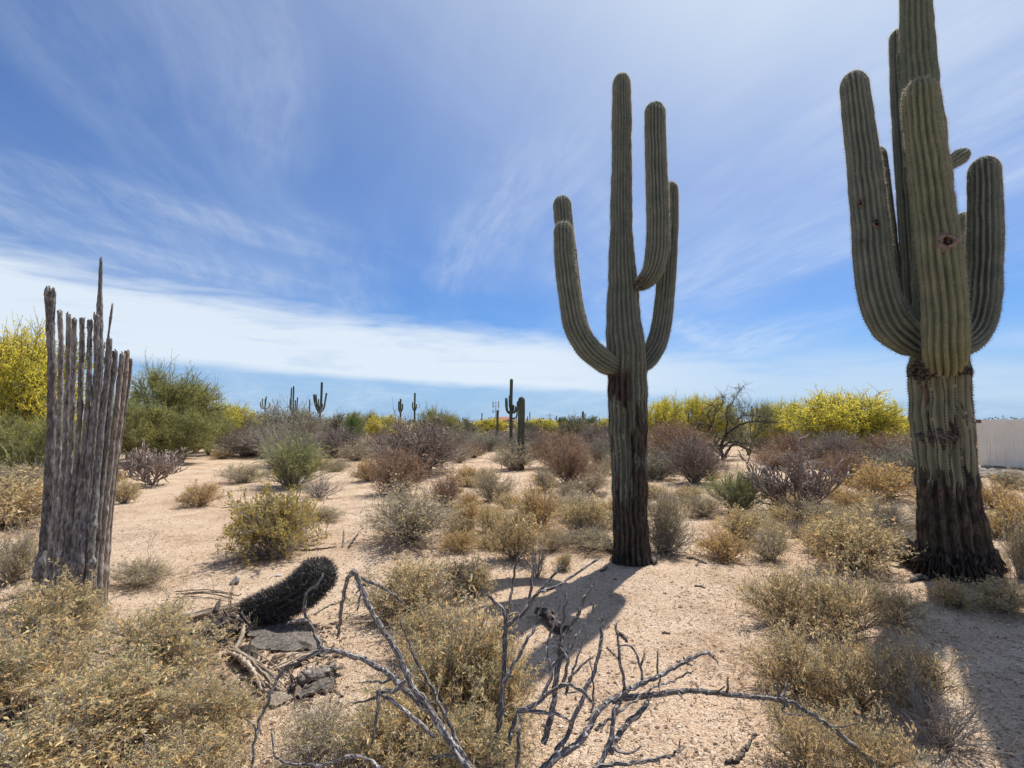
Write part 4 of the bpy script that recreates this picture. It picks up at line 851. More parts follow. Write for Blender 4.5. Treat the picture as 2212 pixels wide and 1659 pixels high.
SHR = [
 # foreground left
 ('near', 120, 1425, 330, 200, 'tan-green leafy shrub hiding the foot of the dead saguaro ribs'),
 ('near', 330, 1480, 320, 190, 'tan leafy shrub between the dead saguaro and the fallen bark'),
 ('near', 40, 1560, 380, 220, 'sprawling tan shrub at the left edge of the foreground'),
 ('near', 255, 1600, 400, 200, 'broad golden-tan shrub filling the lower left foreground'),
 ('near', 455, 1600, 260, 150, 'low tan shrub at the bottom, left of the dead cholla limbs'),
 ('near', 90, 1720, 420, 190, 'dark-stemmed shrub cut off by the bottom left corner'),
 ('near', 390, 1730, 340, 150, 'brown shrub cut off by the bottom edge left of centre'),
 ('sage', 25, 1260, 150, 110, 'pale twiggy shrub left of the dead saguaro foot'),
 ('bursage', 30, 1135, 230, 110, 'wide tan shrub behind the dead saguaro at the left edge'),
 ('sage', 20, 1070, 190, 70, 'low grey-tan shrub far behind the dead saguaro, left edge'),
 ('bursage', 268, 1088, 80, 52, 'small tan shrub just right of the dead saguaro'),
 ('sage', 300, 1265, 130, 55, 'sparse grey twigs on the sand right of the dead saguaro foot'),
 # centre foreground
 ('near', 985, 1555, 330, 300, 'big tan-green leafy shrub behind the dead cholla limbs'),
 ('near', 1085, 1570, 220, 230, 'leafy shrub at the right flank of the big foreground bush'),
 ('near', 870, 1640, 300, 200, 'olive leafy shrub under the dead cholla at the bottom'),
 ('near', 1010, 1740, 420, 240, 'shadowed shrub cut off by the bottom edge at centre'),
 ('near', 920, 1420, 210, 120, 'tan shrub right of the barrel cactus, behind dead branches'),
 ('near', 895, 1330, 240, 150, 'golden-tan shrub standing between barrel cactus and trunk shadow'),
 ('bursage', 1010, 1290, 130, 85, 'small dark-hearted shrub on the left of the saguaro shadow'),
 ('sage', 700, 1640, 220, 110, 'dry grey twiggy shrub under the arched dead cholla limb'),
 # mid left
 ('olive', 592, 1196, 262, 142, 'rounded olive-green shrub on open sand behind the barrel cactus'),
 ('gold', 432, 1094, 105, 46, 'small golden shrub on the sand left of the olive bush'),
 ('broom', 632, 1050, 180, 96, 'green broom-like shrub with yellow tips in the left middle'),
 ('sage', 885, 1172, 215, 112, 'grey-tan domed shrub right of the olive bush'),
 ('rusty', 862, 1066, 190, 92, 'rust-brown dry shrub in front of the big purple thicket'),
 ('purple', 905, 1022, 262, 116, 'large purple-brown leafless thicket left of centre'),
 ('rusty', 963, 1092, 70, 62, 'small rusty twig shrub right of the rust-brown bush'),
 ('greybush', 622, 966, 200, 84, 'grey-green spreading shrub behind the green broom'),
 ('purple', 540, 985, 150, 60, 'purple-grey low thicket left of the grey-green shrub'),
 ('sage', 1062, 1082, 100, 72, 'grey-tan shrub right of the purple thicket'),
 ('gold', 800, 1042, 90, 46, 'low golden shrub between the broom and the rusty bush'),
 ('sage', 770, 995, 110, 42, 'low grey shrub behind the golden tuft'),
 ('sage', 520, 1042, 110, 40, 'low grey-tan shrub left of the green broom'),
 ('bare', 690, 1075, 110, 46, 'pale bare twigs in front of the green broom'),
 ('bare', 590, 1205, 150, 42, 'bare dead twigs fringing the olive bush'),
 # centre mid
 ('bursage', 1110, 1212, 140, 112, 'tan shrub with dark base standing left of the middle saguaro'),
 ('gold', 1160, 1140, 120, 78, 'golden-tan shrub behind, left of the middle saguaro'),
 ('bursage', 1255, 1162, 132, 92, 'tan shrub beside the middle saguaro trunk, left'),
 ('bare', 1262, 1172, 100, 46, 'tangle of grey dead twigs at the foot of the left tan shrub'),
 ('sage', 1178, 1060, 76, 48, 'small grey shrub on the sand left of the saguaro'),
 ('sage', 1278, 1066, 90, 44, 'small tan shrub just left of the saguaro trunk'),
 ('rusty', 1208, 1012, 132, 80, 'rust-red rounded shrub left of the saguaro trunk'),
 ('purple', 1290, 978, 110, 62, 'purple-grey leafless shrub just left of the saguaro trunk'),
 ('sage', 1438, 1194, 136, 132, 'grey-tan shrub hugging the right side of the saguaro foot'),
 ('bare', 1442, 1198, 110, 66, 'dark bare twigs at the base of that right-hand grey-tan shrub'),
 ('sage', 1108, 1015, 110, 56, 'tan grassy shrub in front of the lone columnar saguaro'),
 ('bare', 1160, 1248, 60, 80, 'spindly dead twigs in the saguaro shadow'),
 ('bursage', 1218, 1232, 44, 40, 'tiny green-brown seedling shrub in the saguaro shadow'),
 ('gold', 1010, 1135, 110, 52, 'low golden shrub right of the grey-tan domed one'),
 ('bursage', 1065, 1150, 90, 60, 'small tan shrub left of the golden-tan shrub near the saguaro'),
 ('sage', 1195, 1190, 70, 44, 'low twiggy tuft between two tan shrubs left of the saguaro'),
 ('gold', 1320, 1120, 70, 40, 'low golden tuft tucked behind the saguaro trunk, left'),
 ('sage', 1385, 1110, 60, 42, 'low grey tuft behind the saguaro trunk, right'),
 ('sage', 1240, 1100, 90, 40, 'low grey-tan shrub between the rust-red one and the tan ones'),
 ('gold', 1020, 1045, 80, 36, 'flat golden shrub at the right foot of the purple thicket'),
 ('sage', 700, 1120, 90, 26, 'flat grey twiggy mat right of the bare pale twigs'),
 ('gold', 990, 1195, 90, 44, 'low golden tuft behind the golden-tan shrub'),
 # right of centre
 ('rusty', 1466, 1000, 150, 84, 'red-brown shrub behind the saguaro on its right'),
 ('purple', 1498, 1046, 165, 92, 'grey-brown bare shrub right of the saguaro trunk'),
 ('broom', 1592, 1104, 126, 80, 'green broom-like shrub left of the big cane cholla'),
 ('sage', 1522, 1116, 92, 50, 'low grey-tan shrub left of the right-hand green broom'),
 ('bursage', 1610, 1168, 116, 72, 'tan shrub in front of the right-hand green broom'),
 ('sage', 1662, 1208, 105, 74, 'small grey-tan shrub at the edge of the sandy path'),
 ('bare', 1722, 1164, 60, 46, 'tiny bare grey shrub in front of the cane cholla'),
 ('bursage', 1838, 1226, 205, 120, 'broad tan shrub left of the right saguaro foot'),
 ('sage', 1905, 1140, 130, 66, 'grey-tan shrub behind the broad tan one'),
 ('gold', 1905, 1076, 175, 74, 'golden dry shrub patch left of the right saguaro trunk'),
 ('gold', 1845, 1110, 130, 52, 'low golden shrub right of the cane cholla'),
 ('bare', 1925, 1150, 90, 60, 'violet-grey bare shrub beside the right saguaro trunk'),
 ('sage', 1760, 1130, 120, 52, 'low tan shrub at the foot of the cane cholla'),
 # right edge
 ('gold', 2148, 1098, 90, 54, 'golden shrub to the right of the right saguaro trunk'),
 ('sage', 2180, 1055, 100, 40, 'low grey shrub in front of the white container'),
 ('bursage', 2150, 1158, 95, 62, 'tan shrub beside the right saguaro, right of its trunk'),
 ('gold', 2200, 1165, 100, 90, 'golden shrub at the right edge'),
 ('sage', 2205, 1250, 90, 130, 'tall twiggy shrub at the right edge beside the saguaro foot'),
 ('near', 2165, 1318, 140, 76, 'dark green shrub in the right saguaro shadow'),
 ('bursage', 2065, 1310, 110, 60, 'small shrub in front of the right saguaro foot'),
 # foreground right
 ('airy', 1700, 1345, 210, 130, 'pale green-tan shrub at the right of the sandy path'),
 ('airy', 1820, 1370, 220, 150, 'twiggy tan shrub in front of the right saguaro shadow'),
 ('airy', 1930, 1345, 130, 90, 'thin sunlit shrub crossing the right saguaro arm shadow'),
 ('airy', 1715, 1490, 230, 150, 'golden-tan shrub above the long dead limb on the right'),
 ('airy', 1850, 1520, 250, 170, 'dark-hearted tan shrub in the right foreground'),
 ('airy', 1980, 1500, 200, 130, 'sparse golden shrub by the wide shadow band'),
 ('airy', 1745, 1660, 240, 150, 'golden-brown shrub under the long dead limb'),
 ('airy', 1890, 1680, 260, 160, 'tan shrub cut off by the bottom edge on the right'),
 ('bare', 2040, 1600, 200, 120, 'bare grey twig shrub at the lower right'),
]
for r_ in SHR: sh(*r_)

# ---- trees (u, distance, width, top v, kind, label)
def tr(kind, u, Y, wpx, vtop, label, group=None, seed=0):
    p_ = at(u, 912, Y); p_[2] = float(gz(p_[0], p_[1])); h = CAM_H+(912-vtop)/F*Y
    occ.append((p_[0], p_[1], wpx*Y/F*.35))
    nm = {'yellow': 'palo_verde_tree', 'green': 'palo_verde_tree', 'mesq': 'mesquite_tree', 'wispy': 'mesquite_tree', 'bright': 'leafy_tree'}[kind]
    return plant(kind, p_, wpx*Y/F/2, h*.97, label, 'tree', group, TPROTO, nm, seed or int(u*3+Y*11))
TRE = [
 ('yellow', 18, 15.5, 290, 676, 'tall yellow-blossomed palo verde at the left edge'),
 ('green', 60, 12.5, 240, 872, 'low green palo verde spreading below the yellow one, left edge'),
 ('green', 345, 22, 250, 770, 'large green palo verde just right of the dead saguaro'),
 ('green', 300, 19, 190, 852, 'low bushy green palo verde at the foot of the large one, left'),
 ('green', 395, 20, 170, 872, 'low bushy green palo verde at the foot of the large one, right'),
 ('green', 452, 25, 130, 880, 'rounded green palo verde left of the small yellow one'),
 ('green', 425, 27, 150, 860, 'lower green palo verde at the right flank of the large one'),
 ('yellow', 492, 33, 120, 862, 'small yellow palo verde right of the green ones'),
 ('mesq', 585, 42, 110, 884, 'grey-green mesquite behind the far saguaro cluster, left'),
 ('green', 650, 46, 110, 880, 'green palo verde between two far saguaros'),
 ('mesq', 735, 44, 110, 880, 'mesquite just right of the many-armed far saguaro'),
 ('green', 785, 50, 110, 882, 'green tree in the far row left of the purple thicket'),
 ('yellow', 832, 40, 90, 890, 'yellow-green palo verde left behind the purple thicket'),
 ('bright', 760, 36, 50, 892, 'dark round tree in the far row'),
 ('green', 935, 30, 120, 872, 'feathery green palo verde rising behind the purple thicket'),
 ('mesq', 1000, 36, 90, 892, 'mesquite right behind the purple thicket'),
 ('yellow', 1062, 60, 90, 901, 'far yellow tree left of the tall far saguaro'),
 ('yellow', 1165, 55, 110, 900, 'far yellow palo verde right of the columnar saguaro'),
 ('mesq', 1140, 48, 70, 908, 'far grey mesquite behind the columnar saguaro'),
 ('bright', 1218, 75, 60, 897, 'round green tree far behind, left of the saguaro trunk'),
 ('mesq', 1235, 34, 90, 892, 'thin grey mesquite left of the saguaro trunk'),
 ('bright', 1284, 52, 74, 894, 'bright green tree just left of the saguaro trunk'),
 ('yellow', 1325, 50, 90, 898, 'yellow tree peeking from behind the middle saguaro'),
 ('yellow', 1425, 36, 120, 852, 'yellow palo verde just right of the middle saguaro'),
 ('yellow', 1492, 38, 120, 846, 'yellow palo verde second right of the middle saguaro'),
 ('yellow', 1540, 36, 110, 850, 'yellow palo verde behind the bare twisted mesquite'),
 ('wispy', 1615, 25, 130, 846, 'wispy grey-green mesquite behind the twisted bare one'),
 ('yellow', 1700, 28, 150, 856, 'yellow palo verde left of the biggest yellow one'),
 ('yellow', 1808, 23, 270, 830, 'biggest bright yellow palo verde, rounded and reaching the ground'),
 ('yellow', 1915, 27, 120, 885, 'lower yellow palo verde on the right shoulder of the biggest'),
 ('green', 1962, 40, 70, 908, 'dark green tree left behind the right saguaro trunk'),
 ('yellow', 2100, 38, 60, 922, 'small yellow tree between the right saguaro and the container'),
]
for i, r_ in enumerate(TRE): tr(*r_, seed=100+i)

# ---- far thicket: individual shrubs filling the middle distance
GL = {'purple': 'purple-grey leafless shrub', 'rusty': 'rusty red-brown shrub', 'greybush': 'grey-green shrub', 'sage': 'low tan-grey shrub', 'gold': 'low golden shrub', 'bursage': 'tan leafy shrub'}
MARK = [(95, 'at the left edge, behind the dead saguaro'), (260, 'hidden behind the dead saguaro ribs'), (420, 'under the large green palo verde'), (545, 'under the small yellow palo verde'), (630, 'under the two-stemmed far saguaro'), (720, 'under the many-armed far saguaro'),
        (800, 'left of the big purple thicket'), (900, 'behind the big purple thicket, left half'), (1010, 'behind the big purple thicket, right half'), (1085, 'below the upcurved-arm saguaro, left'), (1160, 'around the lone column saguaro'), (1240, 'right of the lone column saguaro'),
        (1330, 'just left of the middle saguaro trunk'), (1450, 'just right of the middle saguaro trunk'), (1560, 'left of the twisted mesquite'), (1650, 'right of the twisted mesquite'), (1750, 'behind the large cane cholla'), (1860, 'under the biggest yellow palo verde'), (1975, 'left of the right saguaro trunk'), (2400, 'right of the right saguaro trunk')]
ORD = ['nearest', 'second nearest', 'third nearest', 'fourth nearest', 'fifth nearest', 'sixth nearest', 'seventh nearest', 'eighth nearest', 'ninth nearest']
rg = np.random.default_rng(77)
cnt = 0; TH = []
for k in range(4000):
    if cnt >= 205: break
    Yd = rg.uniform(11.5, 44); u = rg.uniform(-40, 2230); p_ = at(u, 912, Yd)
    if u > 1960 and Yd < 30: continue
    if 400 < u < 560 and Yd < 22: continue
    if 1490 < u < 1670 and Yd < 27: continue
    if Yd < 15 and rg.uniform() < .45: continue
    kind = str(rg.choice(['purple', 'rusty', 'greybush', 'sage', 'gold', 'bursage'], p=[.28, .12, .30, .14, .08, .08] if Yd > 18 else [.03, .08, .05, .38, .24, .22]))
    wd = {'purple': 1.3, 'rusty': 1.0, 'greybush': 1.1, 'sage': .52, 'gold': .48, 'bursage': .5}[kind]*rg.uniform(.65, 1.3)
    if any((p_[0]-a)**2+(p_[1]-b)**2 < (.58*(wd+c))**2 for a, b, c in occ): continue
    occ.append((p_[0], p_[1], wd)); p_[2] = float(gz(p_[0], p_[1])); cnt += 1
    TH.append((Yd, u, kind, p_, wd, wd*rg.uniform(.72, 1.05), k))
rg = np.random.default_rng(505); cnt = 0; OC2 = list(occ)
for k in range(3000):
    if cnt >= 62: break
    u, v = rg.uniform(960, 2010), rg.uniform(1035, 1215)
    if 1395 < u < 1560 and v > 1115: continue
    if u < 1330 and v > 1190: continue
    if 1330 < u < 1400: continue
    p_ = ground(u, v); kind = str(rg.choice(['sage', 'gold', 'bursage', 'bare', 'airy'], p=[.3, .22, .24, .10, .14])); wd = rg.uniform(.16, .44)
    if any((p_[0]-a)**2+(p_[1]-b)**2 < (.55*(wd+c))**2 for a, b, c in OC2): continue
    OC2.append((p_[0], p_[1], wd)); occ.append((p_[0], p_[1], wd)); cnt += 1; TH.append((p_[1], u, kind, p_, wd, wd*rg.uniform(.6, .95), 9000+k))
GL['bare'] = 'bare grey twig shrub'; GL['airy'] = 'loose straw-tan shrub'
seen = {}
for (Yd, u, kind, p_, wd, hh_, k) in sorted(TH, key=lambda q: q[0]):
    mk = next(b for a, b in MARK if u < a); n_ = seen[(kind, mk)] = seen.get((kind, mk), -1)+1
    plant(kind, p_, wd, hh_, ORD[min(n_, 8)]+' '+GL[kind]+' '+mk, 'shrub', 'far '+kind+' shrubs', PROTO, NAMES[kind], k)
# scrub too far away to tell apart: one mass
mbx = MB(); fo = MB(); N = 9000
Yd = rg.uniform(46, 220, N)**1.0; u = rg.uniform(-60, 2280, N); xx = (u-1106)/F*Yd
hgt = np.abs(np.sin(xx*.21+Yd*.13))*1.1+.7+rg.uniform(0, .5, N)
nl = 9
pp = np.stack([np.repeat(xx, nl)+rg.normal(0, .9, N*nl), np.repeat(Yd, nl)+rg.normal(0, .9, N*nl), np.repeat(hgt, nl)*rg.uniform(0.02, 1, N*nl)], -1)
leaves(fo, pp, rg.normal(size=(N*nl, 3)), .34*rg.uniform(.5, 1.3, N*nl), .20, np.clip(np.repeat(rg.uniform(0, .7, N), nl)+rg.uniform(0, .3, N*nl), 0, 1))
tag(part('far_scrub', fo.mesh('far_scrub', False), leaf_mat('far_scrub_leaf', [(0, (.07, .075, .04)), (.4, (.15, .13, .085)), (.75, (.24, .22, .08)), (1, (.46, .39, .08))], .25)), 'hazy grey-green and yellow scrub along the horizon', 'scrub', kind='stuff')

# ---- cane chollas
def cane_cholla(u, v, wpx, hpx, label, seed, r0=.016, n1=14, n2=150, n3=480):
    rg = np.random.default_rng(seed); b = ground(u, v); k = b[1]/F; Rr, H = wpx*k/2, hpx*k
    e = empty('cane_cholla', b, label, 'cactus', 'cane chollas'); occ.append((b[0], b[1], Rr))
    mt, mj, ms = MB(), MB(), MB()
    ph = np.arange(n1)/n1*6.28+rg.normal(0, .25, n1); el = rg.uniform(.35, 1.2, n1)
    D = np.stack([np.cos(ph)*np.cos(el), np.sin(ph)*np.cos(el), np.sin(el)], -1); L = .62*np.sqrt((Rr*np.cos(el))**2+(H*np.sin(el))**2)*rg.uniform(.8, 1.1, n1)
    P1 = grow(np.tile([0, 0, -.03], (n1, 1))+rg.normal(0, .03, (n1, 3))*[1, 1, 0], D, L, 7, .15, .035, .05); tubes(mt, P1, r0*np.linspace(1.15, .75, 7)[None, :]*np.ones((n1, 1)), 7)
    p, td, i = children(P1, n2, .35); Dn = nrm(td*.7+rg.normal(0, .5, (n2, 3))+np.array([0, 0, .45])+p*np.array([.5, .5, 0])/Rr); P2 = grow(p, Dn, rg.uniform(.2, .42, n2)*Rr, 5, .15, .03, .1); tubes(mt, P2, r0*.72*np.linspace(1, .85, 5)[None, :]*np.ones((n2, 1)), 6)
    p, td, i = children(P2, n3, .4); Dn = nrm(td*.6+rg.normal(0, .55, (n3, 3))+np.array([0, 0, .5])); P3 = grow(p, Dn, rg.uniform(.09, .26, n3)*Rr, 5, .12, .02, .06); tubes(mj, P3, r0*.78*np.array([.8, 1, 1.02, .95, .55])[None, :]*rg.uniform(.85, 1.15, (n3, 1)), 6)
    for P, ns in ((P3, 5200), (P2, 1800)):
        p, td, i = children(P, ns, 0); nn = nrm(np.cross(td, rg.normal(size=(ns, 3)))); p = p+nn*r0*.55; dd = nrm(nn+td*rg.normal(0, .4, (ns, 1))); tubes(ms, np.stack([p, p+dd*rg.uniform(.012, .028, (ns, 1))], 1), np.tile([.0014, .0005], (ns, 1)), 3, cap=False)
    part('stems', mt.mesh('stems'), M['cholla_live'], e); part('joints', mj.mesh('joints'), M['cholla_live'], e, 'stuff'); part('spines', ms.mesh('spines', False), M['tw_brown'], e, 'stuff')
cane_cholla(1726, 1108, 255, 172, 'large pinkish-grey cane cholla with spreading jointed stems, right of centre', 1)
cane_cholla(330, 1048, 150, 108, 'dark purple-brown cane cholla right of the dead saguaro', 2)
cane_cholla(1812, 1005, 130, 76, 'further cane cholla in front of the biggest yellow palo verde', 3, n2=80, n3=220)
cane_cholla(1975, 990, 60, 48, 'small distant cane cholla left of the right saguaro trunk', 4, n2=50, n3=140)

# ---- twisted bare mesquite
b = ground(1568, 992); Yt = b[1]; e = empty('bare_mesquite_tree', b, 'twisted dark half-dead mesquite with bare grey limbs, right of centre', 'tree'); occ.append((b[0], b[1], 1.2))
q4 = lambda x, y: ((2100+x*.40687)*.7373, (1050+y*.40687)*.7373)
q3 = lambda x, y: ((1400+x*.33906)*.7373, (1050+y*.33906)*.7373)
TW = [(q4, [(20, 800), (45, 720), (30, 640), (60, 560), (130, 500), (220, 462), (330, 455), (440, 465)], .13, .03), (q4, [(60, 700), (120, 620), (210, 650), (300, 690), (385, 705)], .10, .025), (q4, [(40, 650), (100, 600), (200, 615), (340, 640)], .08, .02),
      (q4, [(60, 560), (75, 470), (70, 380), (110, 320), (150, 260), (190, 200)], .05, .012), (q4, [(130, 500), (160, 430), (230, 410), (330, 420)], .05, .012), (q3, [(2140, 950), (2110, 850), (2020, 760), (1990, 660), (2040, 520), (2050, 430), (2000, 400)], .09, .02),
      (q3, [(2010, 640), (1950, 570), (1900, 580), (1895, 650)], .05, .015), (q3, [(2020, 570), (1990, 500), (2010, 450)], .05, .02), (q3, [(2050, 480), (2110, 400), (2120, 330)], .03, .01), (q3, [(2150, 860), (2060, 760), (2090, 700), (2200, 680)], .07, .02), (q3, [(2212, 720), (2140, 740), (2040, 770), (2030, 830)], .06, .02)]
tm, cm = MB(), MB(); ends = []
rg = np.random.default_rng(31)
for cv, pts, r0, r1 in TW:
    off = np.cumsum(rg.normal(0, .09, len(pts))); P_ = np.array([at(*cv(*q), Yt+o_) for q, o_ in zip(pts, off)]); Q = catmull(P_, 8*len(P_)); Q = Q+rg.normal(0, .008, Q.shape); tubes(tm, Q, np.linspace(r0, r1, len(Q))*.62*(1+rg.normal(0, .06, len(Q))), 7); ends.append(Q[len(Q)//3:])
allp = np.concatenate(ends); n = 900; p = allp[rg.integers(0, len(allp), n)]; D = nrm(rg.normal(size=(n, 3))+np.array([0, 0, .5])); P2 = grow(p, D, rg.uniform(.15, .6, n), 4, .25, .04); tubes(tm, P2, np.tile([.008, .006, .005, .003], (n, 1)), 3, cap=False)
p, td, i = children(P2[:600], 3500, .3); leaves(cm, p+rg.normal(0, .03, p.shape), td+rg.normal(0, .7, p.shape), .05, .02, rg.uniform(0, 1, 3500))
part('trunk', tm.mesh('trunk', True, b), M['tw_dark'], e); part('crown', cm.mesh('crown', False, b), M['mesq'], e, 'stuff')

# ---- distant saguaros: list of stems, each [(u, v) ...], half width
def far_sag(Yd, stems, label, seed):
    b = at(stems[0][0][0][0], 912, Yd); b[2] = 0.0; k = Yd/F
    e = empty('saguaro', b, label, 'cactus', 'distant saguaros')
    for i, (pts, hw) in enumerate(stems):
        P_ = np.array([at(u, v, Yd+(.0 if i == 0 else rgf.normal(0, .15))) for u, v in pts])
        if i == 0: P_[0] = [P_[0][0], Yd, -.05]
        d = cactus(P_, np.full(len(P_), hw*k), ribs=12, k=4, depth=.14, step=.16, seed=seed+i, lump=.02, spines=False, pinch=.2 if i else 0)
        part('trunk' if i == 0 else 'arm', d['body'].mesh('stem', True, b), M['saguaro_far'], e)
rgf = np.random.default_rng(3)
def q2(x, y): return ((700+x*.33906)*.7373, (1050+y*.33906)*.7373)
FS = [
 (40, [([q2(697, 600), q2(700, 480), q2(710, 380), q2(717, 203)], 2.4), ([q2(697, 480), q2(675, 440), q2(655, 380), q2(648, 308)], 2.0), ([q2(697, 460), q2(680, 420), q2(668, 360), q2(667, 310)], 1.9), ([q2(700, 470), q2(730, 440), q2(745, 370), q2(758, 297)], 1.8), ([q2(700, 470), q2(690, 420), q2(688, 350)], 1.3), ([q2(705, 450), q2(718, 430), q2(722, 390)], 1.3)], 'far many-armed saguaro standing clear against the sky, left of centre'),
 (52, [([q2(465, 600), q2(468, 480), q2(470, 380), q2(473, 238)], 1.7), ([q2(465, 470), q2(450, 430), q2(452, 340), q2(455, 253)], 1.5), ([q2(465, 470), q2(446, 440), q2(443, 400), q2(446, 345)], 1.5), ([q2(470, 470), q2(486, 440), q2(488, 400), q2(489, 360)], 1.5), ([q2(470, 480), q2(496, 450), q2(503, 400), q2(507, 335)], 1.3)], 'far saguaro with two tall stems, left of the many-armed one'),
 (65, [([q2(225, 560), q2(226, 430), q2(238, 328)], 1.3), ([q2(222, 430), q2(205, 410), q2(205, 346)], 1.1), ([q2(222, 430), q2(225, 400), q2(226, 350)], 1.0), ([q2(222, 440), q2(190, 420), q2(186, 376)], 1.1), ([q2(228, 440), q2(260, 420), q2(264, 382)], 1.1)], 'far clump-like saguaro with short stems above the left tree line'),
 (50, [([q2(1393, 600), q2(1396, 480), q2(1397, 348)], 2.0), ([q2(1393, 470), q2(1382, 440), q2(1382, 370)], 1.6), ([q2(1396, 470), q2(1412, 440), q2(1414, 390)], 1.6)], 'far three-stemmed saguaro behind the purple thicket'),
 (50, [([q2(1518, 600), q2(1518, 460), q2(1521, 296)], 2.0), ([q2(1518, 460), q2(1502, 430), q2(1501, 378)], 1.4), ([q2(1518, 460), q2(1532, 430), q2(1534, 395)], 1.4)], 'far saguaro with short side arms above the purple thicket'),
 (24, [([q3(286, 640), q3(286, 500), q3(287, 350), q3(291, 175)], 3.6), ([q3(284, 480), q3(258, 460), q3(248, 420), q3(246, 340)], 3.0), ([q3(284, 440), q3(275, 420), q3(273, 380), q3(273, 320)], 1.8), ([q3(290, 470), q3(318, 465), q3(328, 440), q3(330, 415)], 2.6), ([q3(286, 480), q3(298, 470), q3(304, 440), q3(306, 405)], 2.8), ([q3(290, 520), q3(332, 510), q3(340, 440), q3(343, 370)], 1.8)], 'grey-green saguaro with upcurved arms beside the lone column, centre'),
 (17.5, [([q3(372, 790), q3(374, 650), q3(376, 500), q3(378, 330)], 7.8)], 'single dark armless column saguaro left of the middle saguaro'),
 (38, [([q3(168, 640), q3(170, 540), q3(172, 445)], 2.6)], 'small distant column saguaro left of the upcurved-arm saguaro'),
 (80, [([q3(32, 600), q3(34, 540), q3(36, 470)], 1.2), ([q3(34, 545), q3(28, 538), q3(25, 520)], .8)], 'tiny far saguaro right of the purple thicket'),
 (80, [([q3(450, 600), q3(450, 540), q3(449, 465)], 1.1)], 'thin far saguaro spike right of the lone column'),
 (80, [([q3(432, 600), q3(431, 540), q3(430, 500)], 1.0)], 'shortest far saguaro spike right of the lone column'),
 (60, [([q3(912, 640), q3(912, 540), q3(911, 455)], 1.5), ([q3(912, 530), q3(925, 520), q3(927, 475)], 1.2), ([q3(912, 530), q3(903, 520), q3(903, 462)], 1.1)], 'far saguaro with close arms left of the middle saguaro trunk'),
 (70, [([q3(680, 600), q3(680, 540), q3(680, 495)], 1.1), ([q3(680, 530), q3(670, 525), q3(667, 512)], .8)], 'far cross-shaped saguaro between column and trunk'),
 (34, [([q3(708, 620), q3(708, 560), q3(709, 510)], 1.6)], 'short pale saguaro post between column and trunk'),
 (70, [([(434, 912), (434, 870), (434, 842)], 1.5), ([(434, 880), (430, 872), (430, 852)], 1.0), ([(434, 890), (441, 885), (442, 868)], 1.0)], 'far saguaro above the green palo verdes on the left'),
 (60, [([q2(612, 560), q2(611, 430), q2(611, 352)], 1.3)], 'thin far saguaro just left of the many-armed one'),
 (45, [([q4(255, 520), q4(253, 430), q4(251, 345)], 2.0), ([q4(253, 440), q4(243, 425), q4(241, 375)], 1.4), ([q4(255, 440), q4(263, 425), q4(264, 360)], 1.4)], 'far saguaro half hidden behind the wispy mesquite on the right'),
 (22, [([(279, 960), (279, 925), (275, 893), (268, 884)], 5.5)], 'short bent saguaro beside the dead skeleton, half hidden by it'),
 (90, [([(2093, 930), (2093, 912), (2092, 903)], 1.6)], 'tiny far saguaro between right saguaro and container'),
]
for i, (Yd, stems, lab) in enumerate(FS): far_sag(Yd, stems, lab, 200+i*10)

# ---- poles, mast and wires
def flatmat(name, c, rough=.6, metal=0.0):
    m, t, o = newmat(name); n = t.noise(t.obj(), 3, 4, .6); b_ = principled(t, o, t.mix(t.mrange(n, .3, .7), tuple(x*.82 for x in c)+(1,), tuple(c)+(1,)), rough, .3); b_.inputs['Metallic'].default_value = metal; return m
M['steel'] = flatmat('galvanised_steel', (.30, .31, .33)); M['polewood'] = flatmat('pole_wood', (.16, .13, .11))
Yp = 120; b = at(468, 912, Yp); b[2] = 0; e = empty('lattice_pylon', b, 'slender lattice power pylon on the left horizon', 'pylon')
H = CAM_H+(912-838)/F*Yp; mbx = MB(); hw = .75
zz = np.linspace(0, H, 9)
for sx in (-1, 1):
    for sy in (-1, 1): tubes(mbx, np.array([[b[0]+sx*hw, b[1]+sy*hw, 0], [b[0]+sx*hw*.75, b[1]+sy*hw*.75, H*.85], [b[0], b[1], H]]), np.array([.11, .10, .07]), 5)
for a, c in zip(zz[:-2], zz[1:-1]):
    for s_ in (-1, 1): tubes(mbx, np.array([[b[0]-s_*hw, b[1]-hw, a], [b[0]+s_*hw*.95, b[1]-hw, c]]), np.array([.06, .06]), 4)
part('lattice', mbx.mesh('lattice', True, b), M['steel'], e)
mbx = MB(); tubes(mbx, np.array([[b[0]-1.6, b[1], H*.72], [b[0]+1.6, b[1], H*.72]]), np.array([.06, .06]), 4); part('cross_arm', mbx.mesh('cross_arm', True, b), M['steel'], e)
b = at(1071, 912, 130); b[2] = 0; e = empty('radio_mast', b, 'thin radio mast on the horizon left of the upcurved-arm saguaro', 'mast'); H = CAM_H+(912-866)/F*130
mbx = MB(); tubes(mbx, np.array([b, b+[0, 0, H*.7], b+[0, 0, H]]), np.array([.14, .12, .06]), 6); part('pole', mbx.mesh('pole', True, b), M['steel'], e)
for f in (.62, .80, .92):
    mbx = MB()
    for s_ in (-.7, .7): tubes(mbx, np.array([b+[s_, 0, H*f-.5], b+[s_, 0, H*f+.5]]), np.array([.13, .13]), 5)
    tubes(mbx, np.array([b+[-.7, 0, H*f], b+[.7, 0, H*f]]), np.array([.05, .05]), 4); part('antenna', mbx.mesh('antenna', True, b), M['steel'], e)
polesP = []
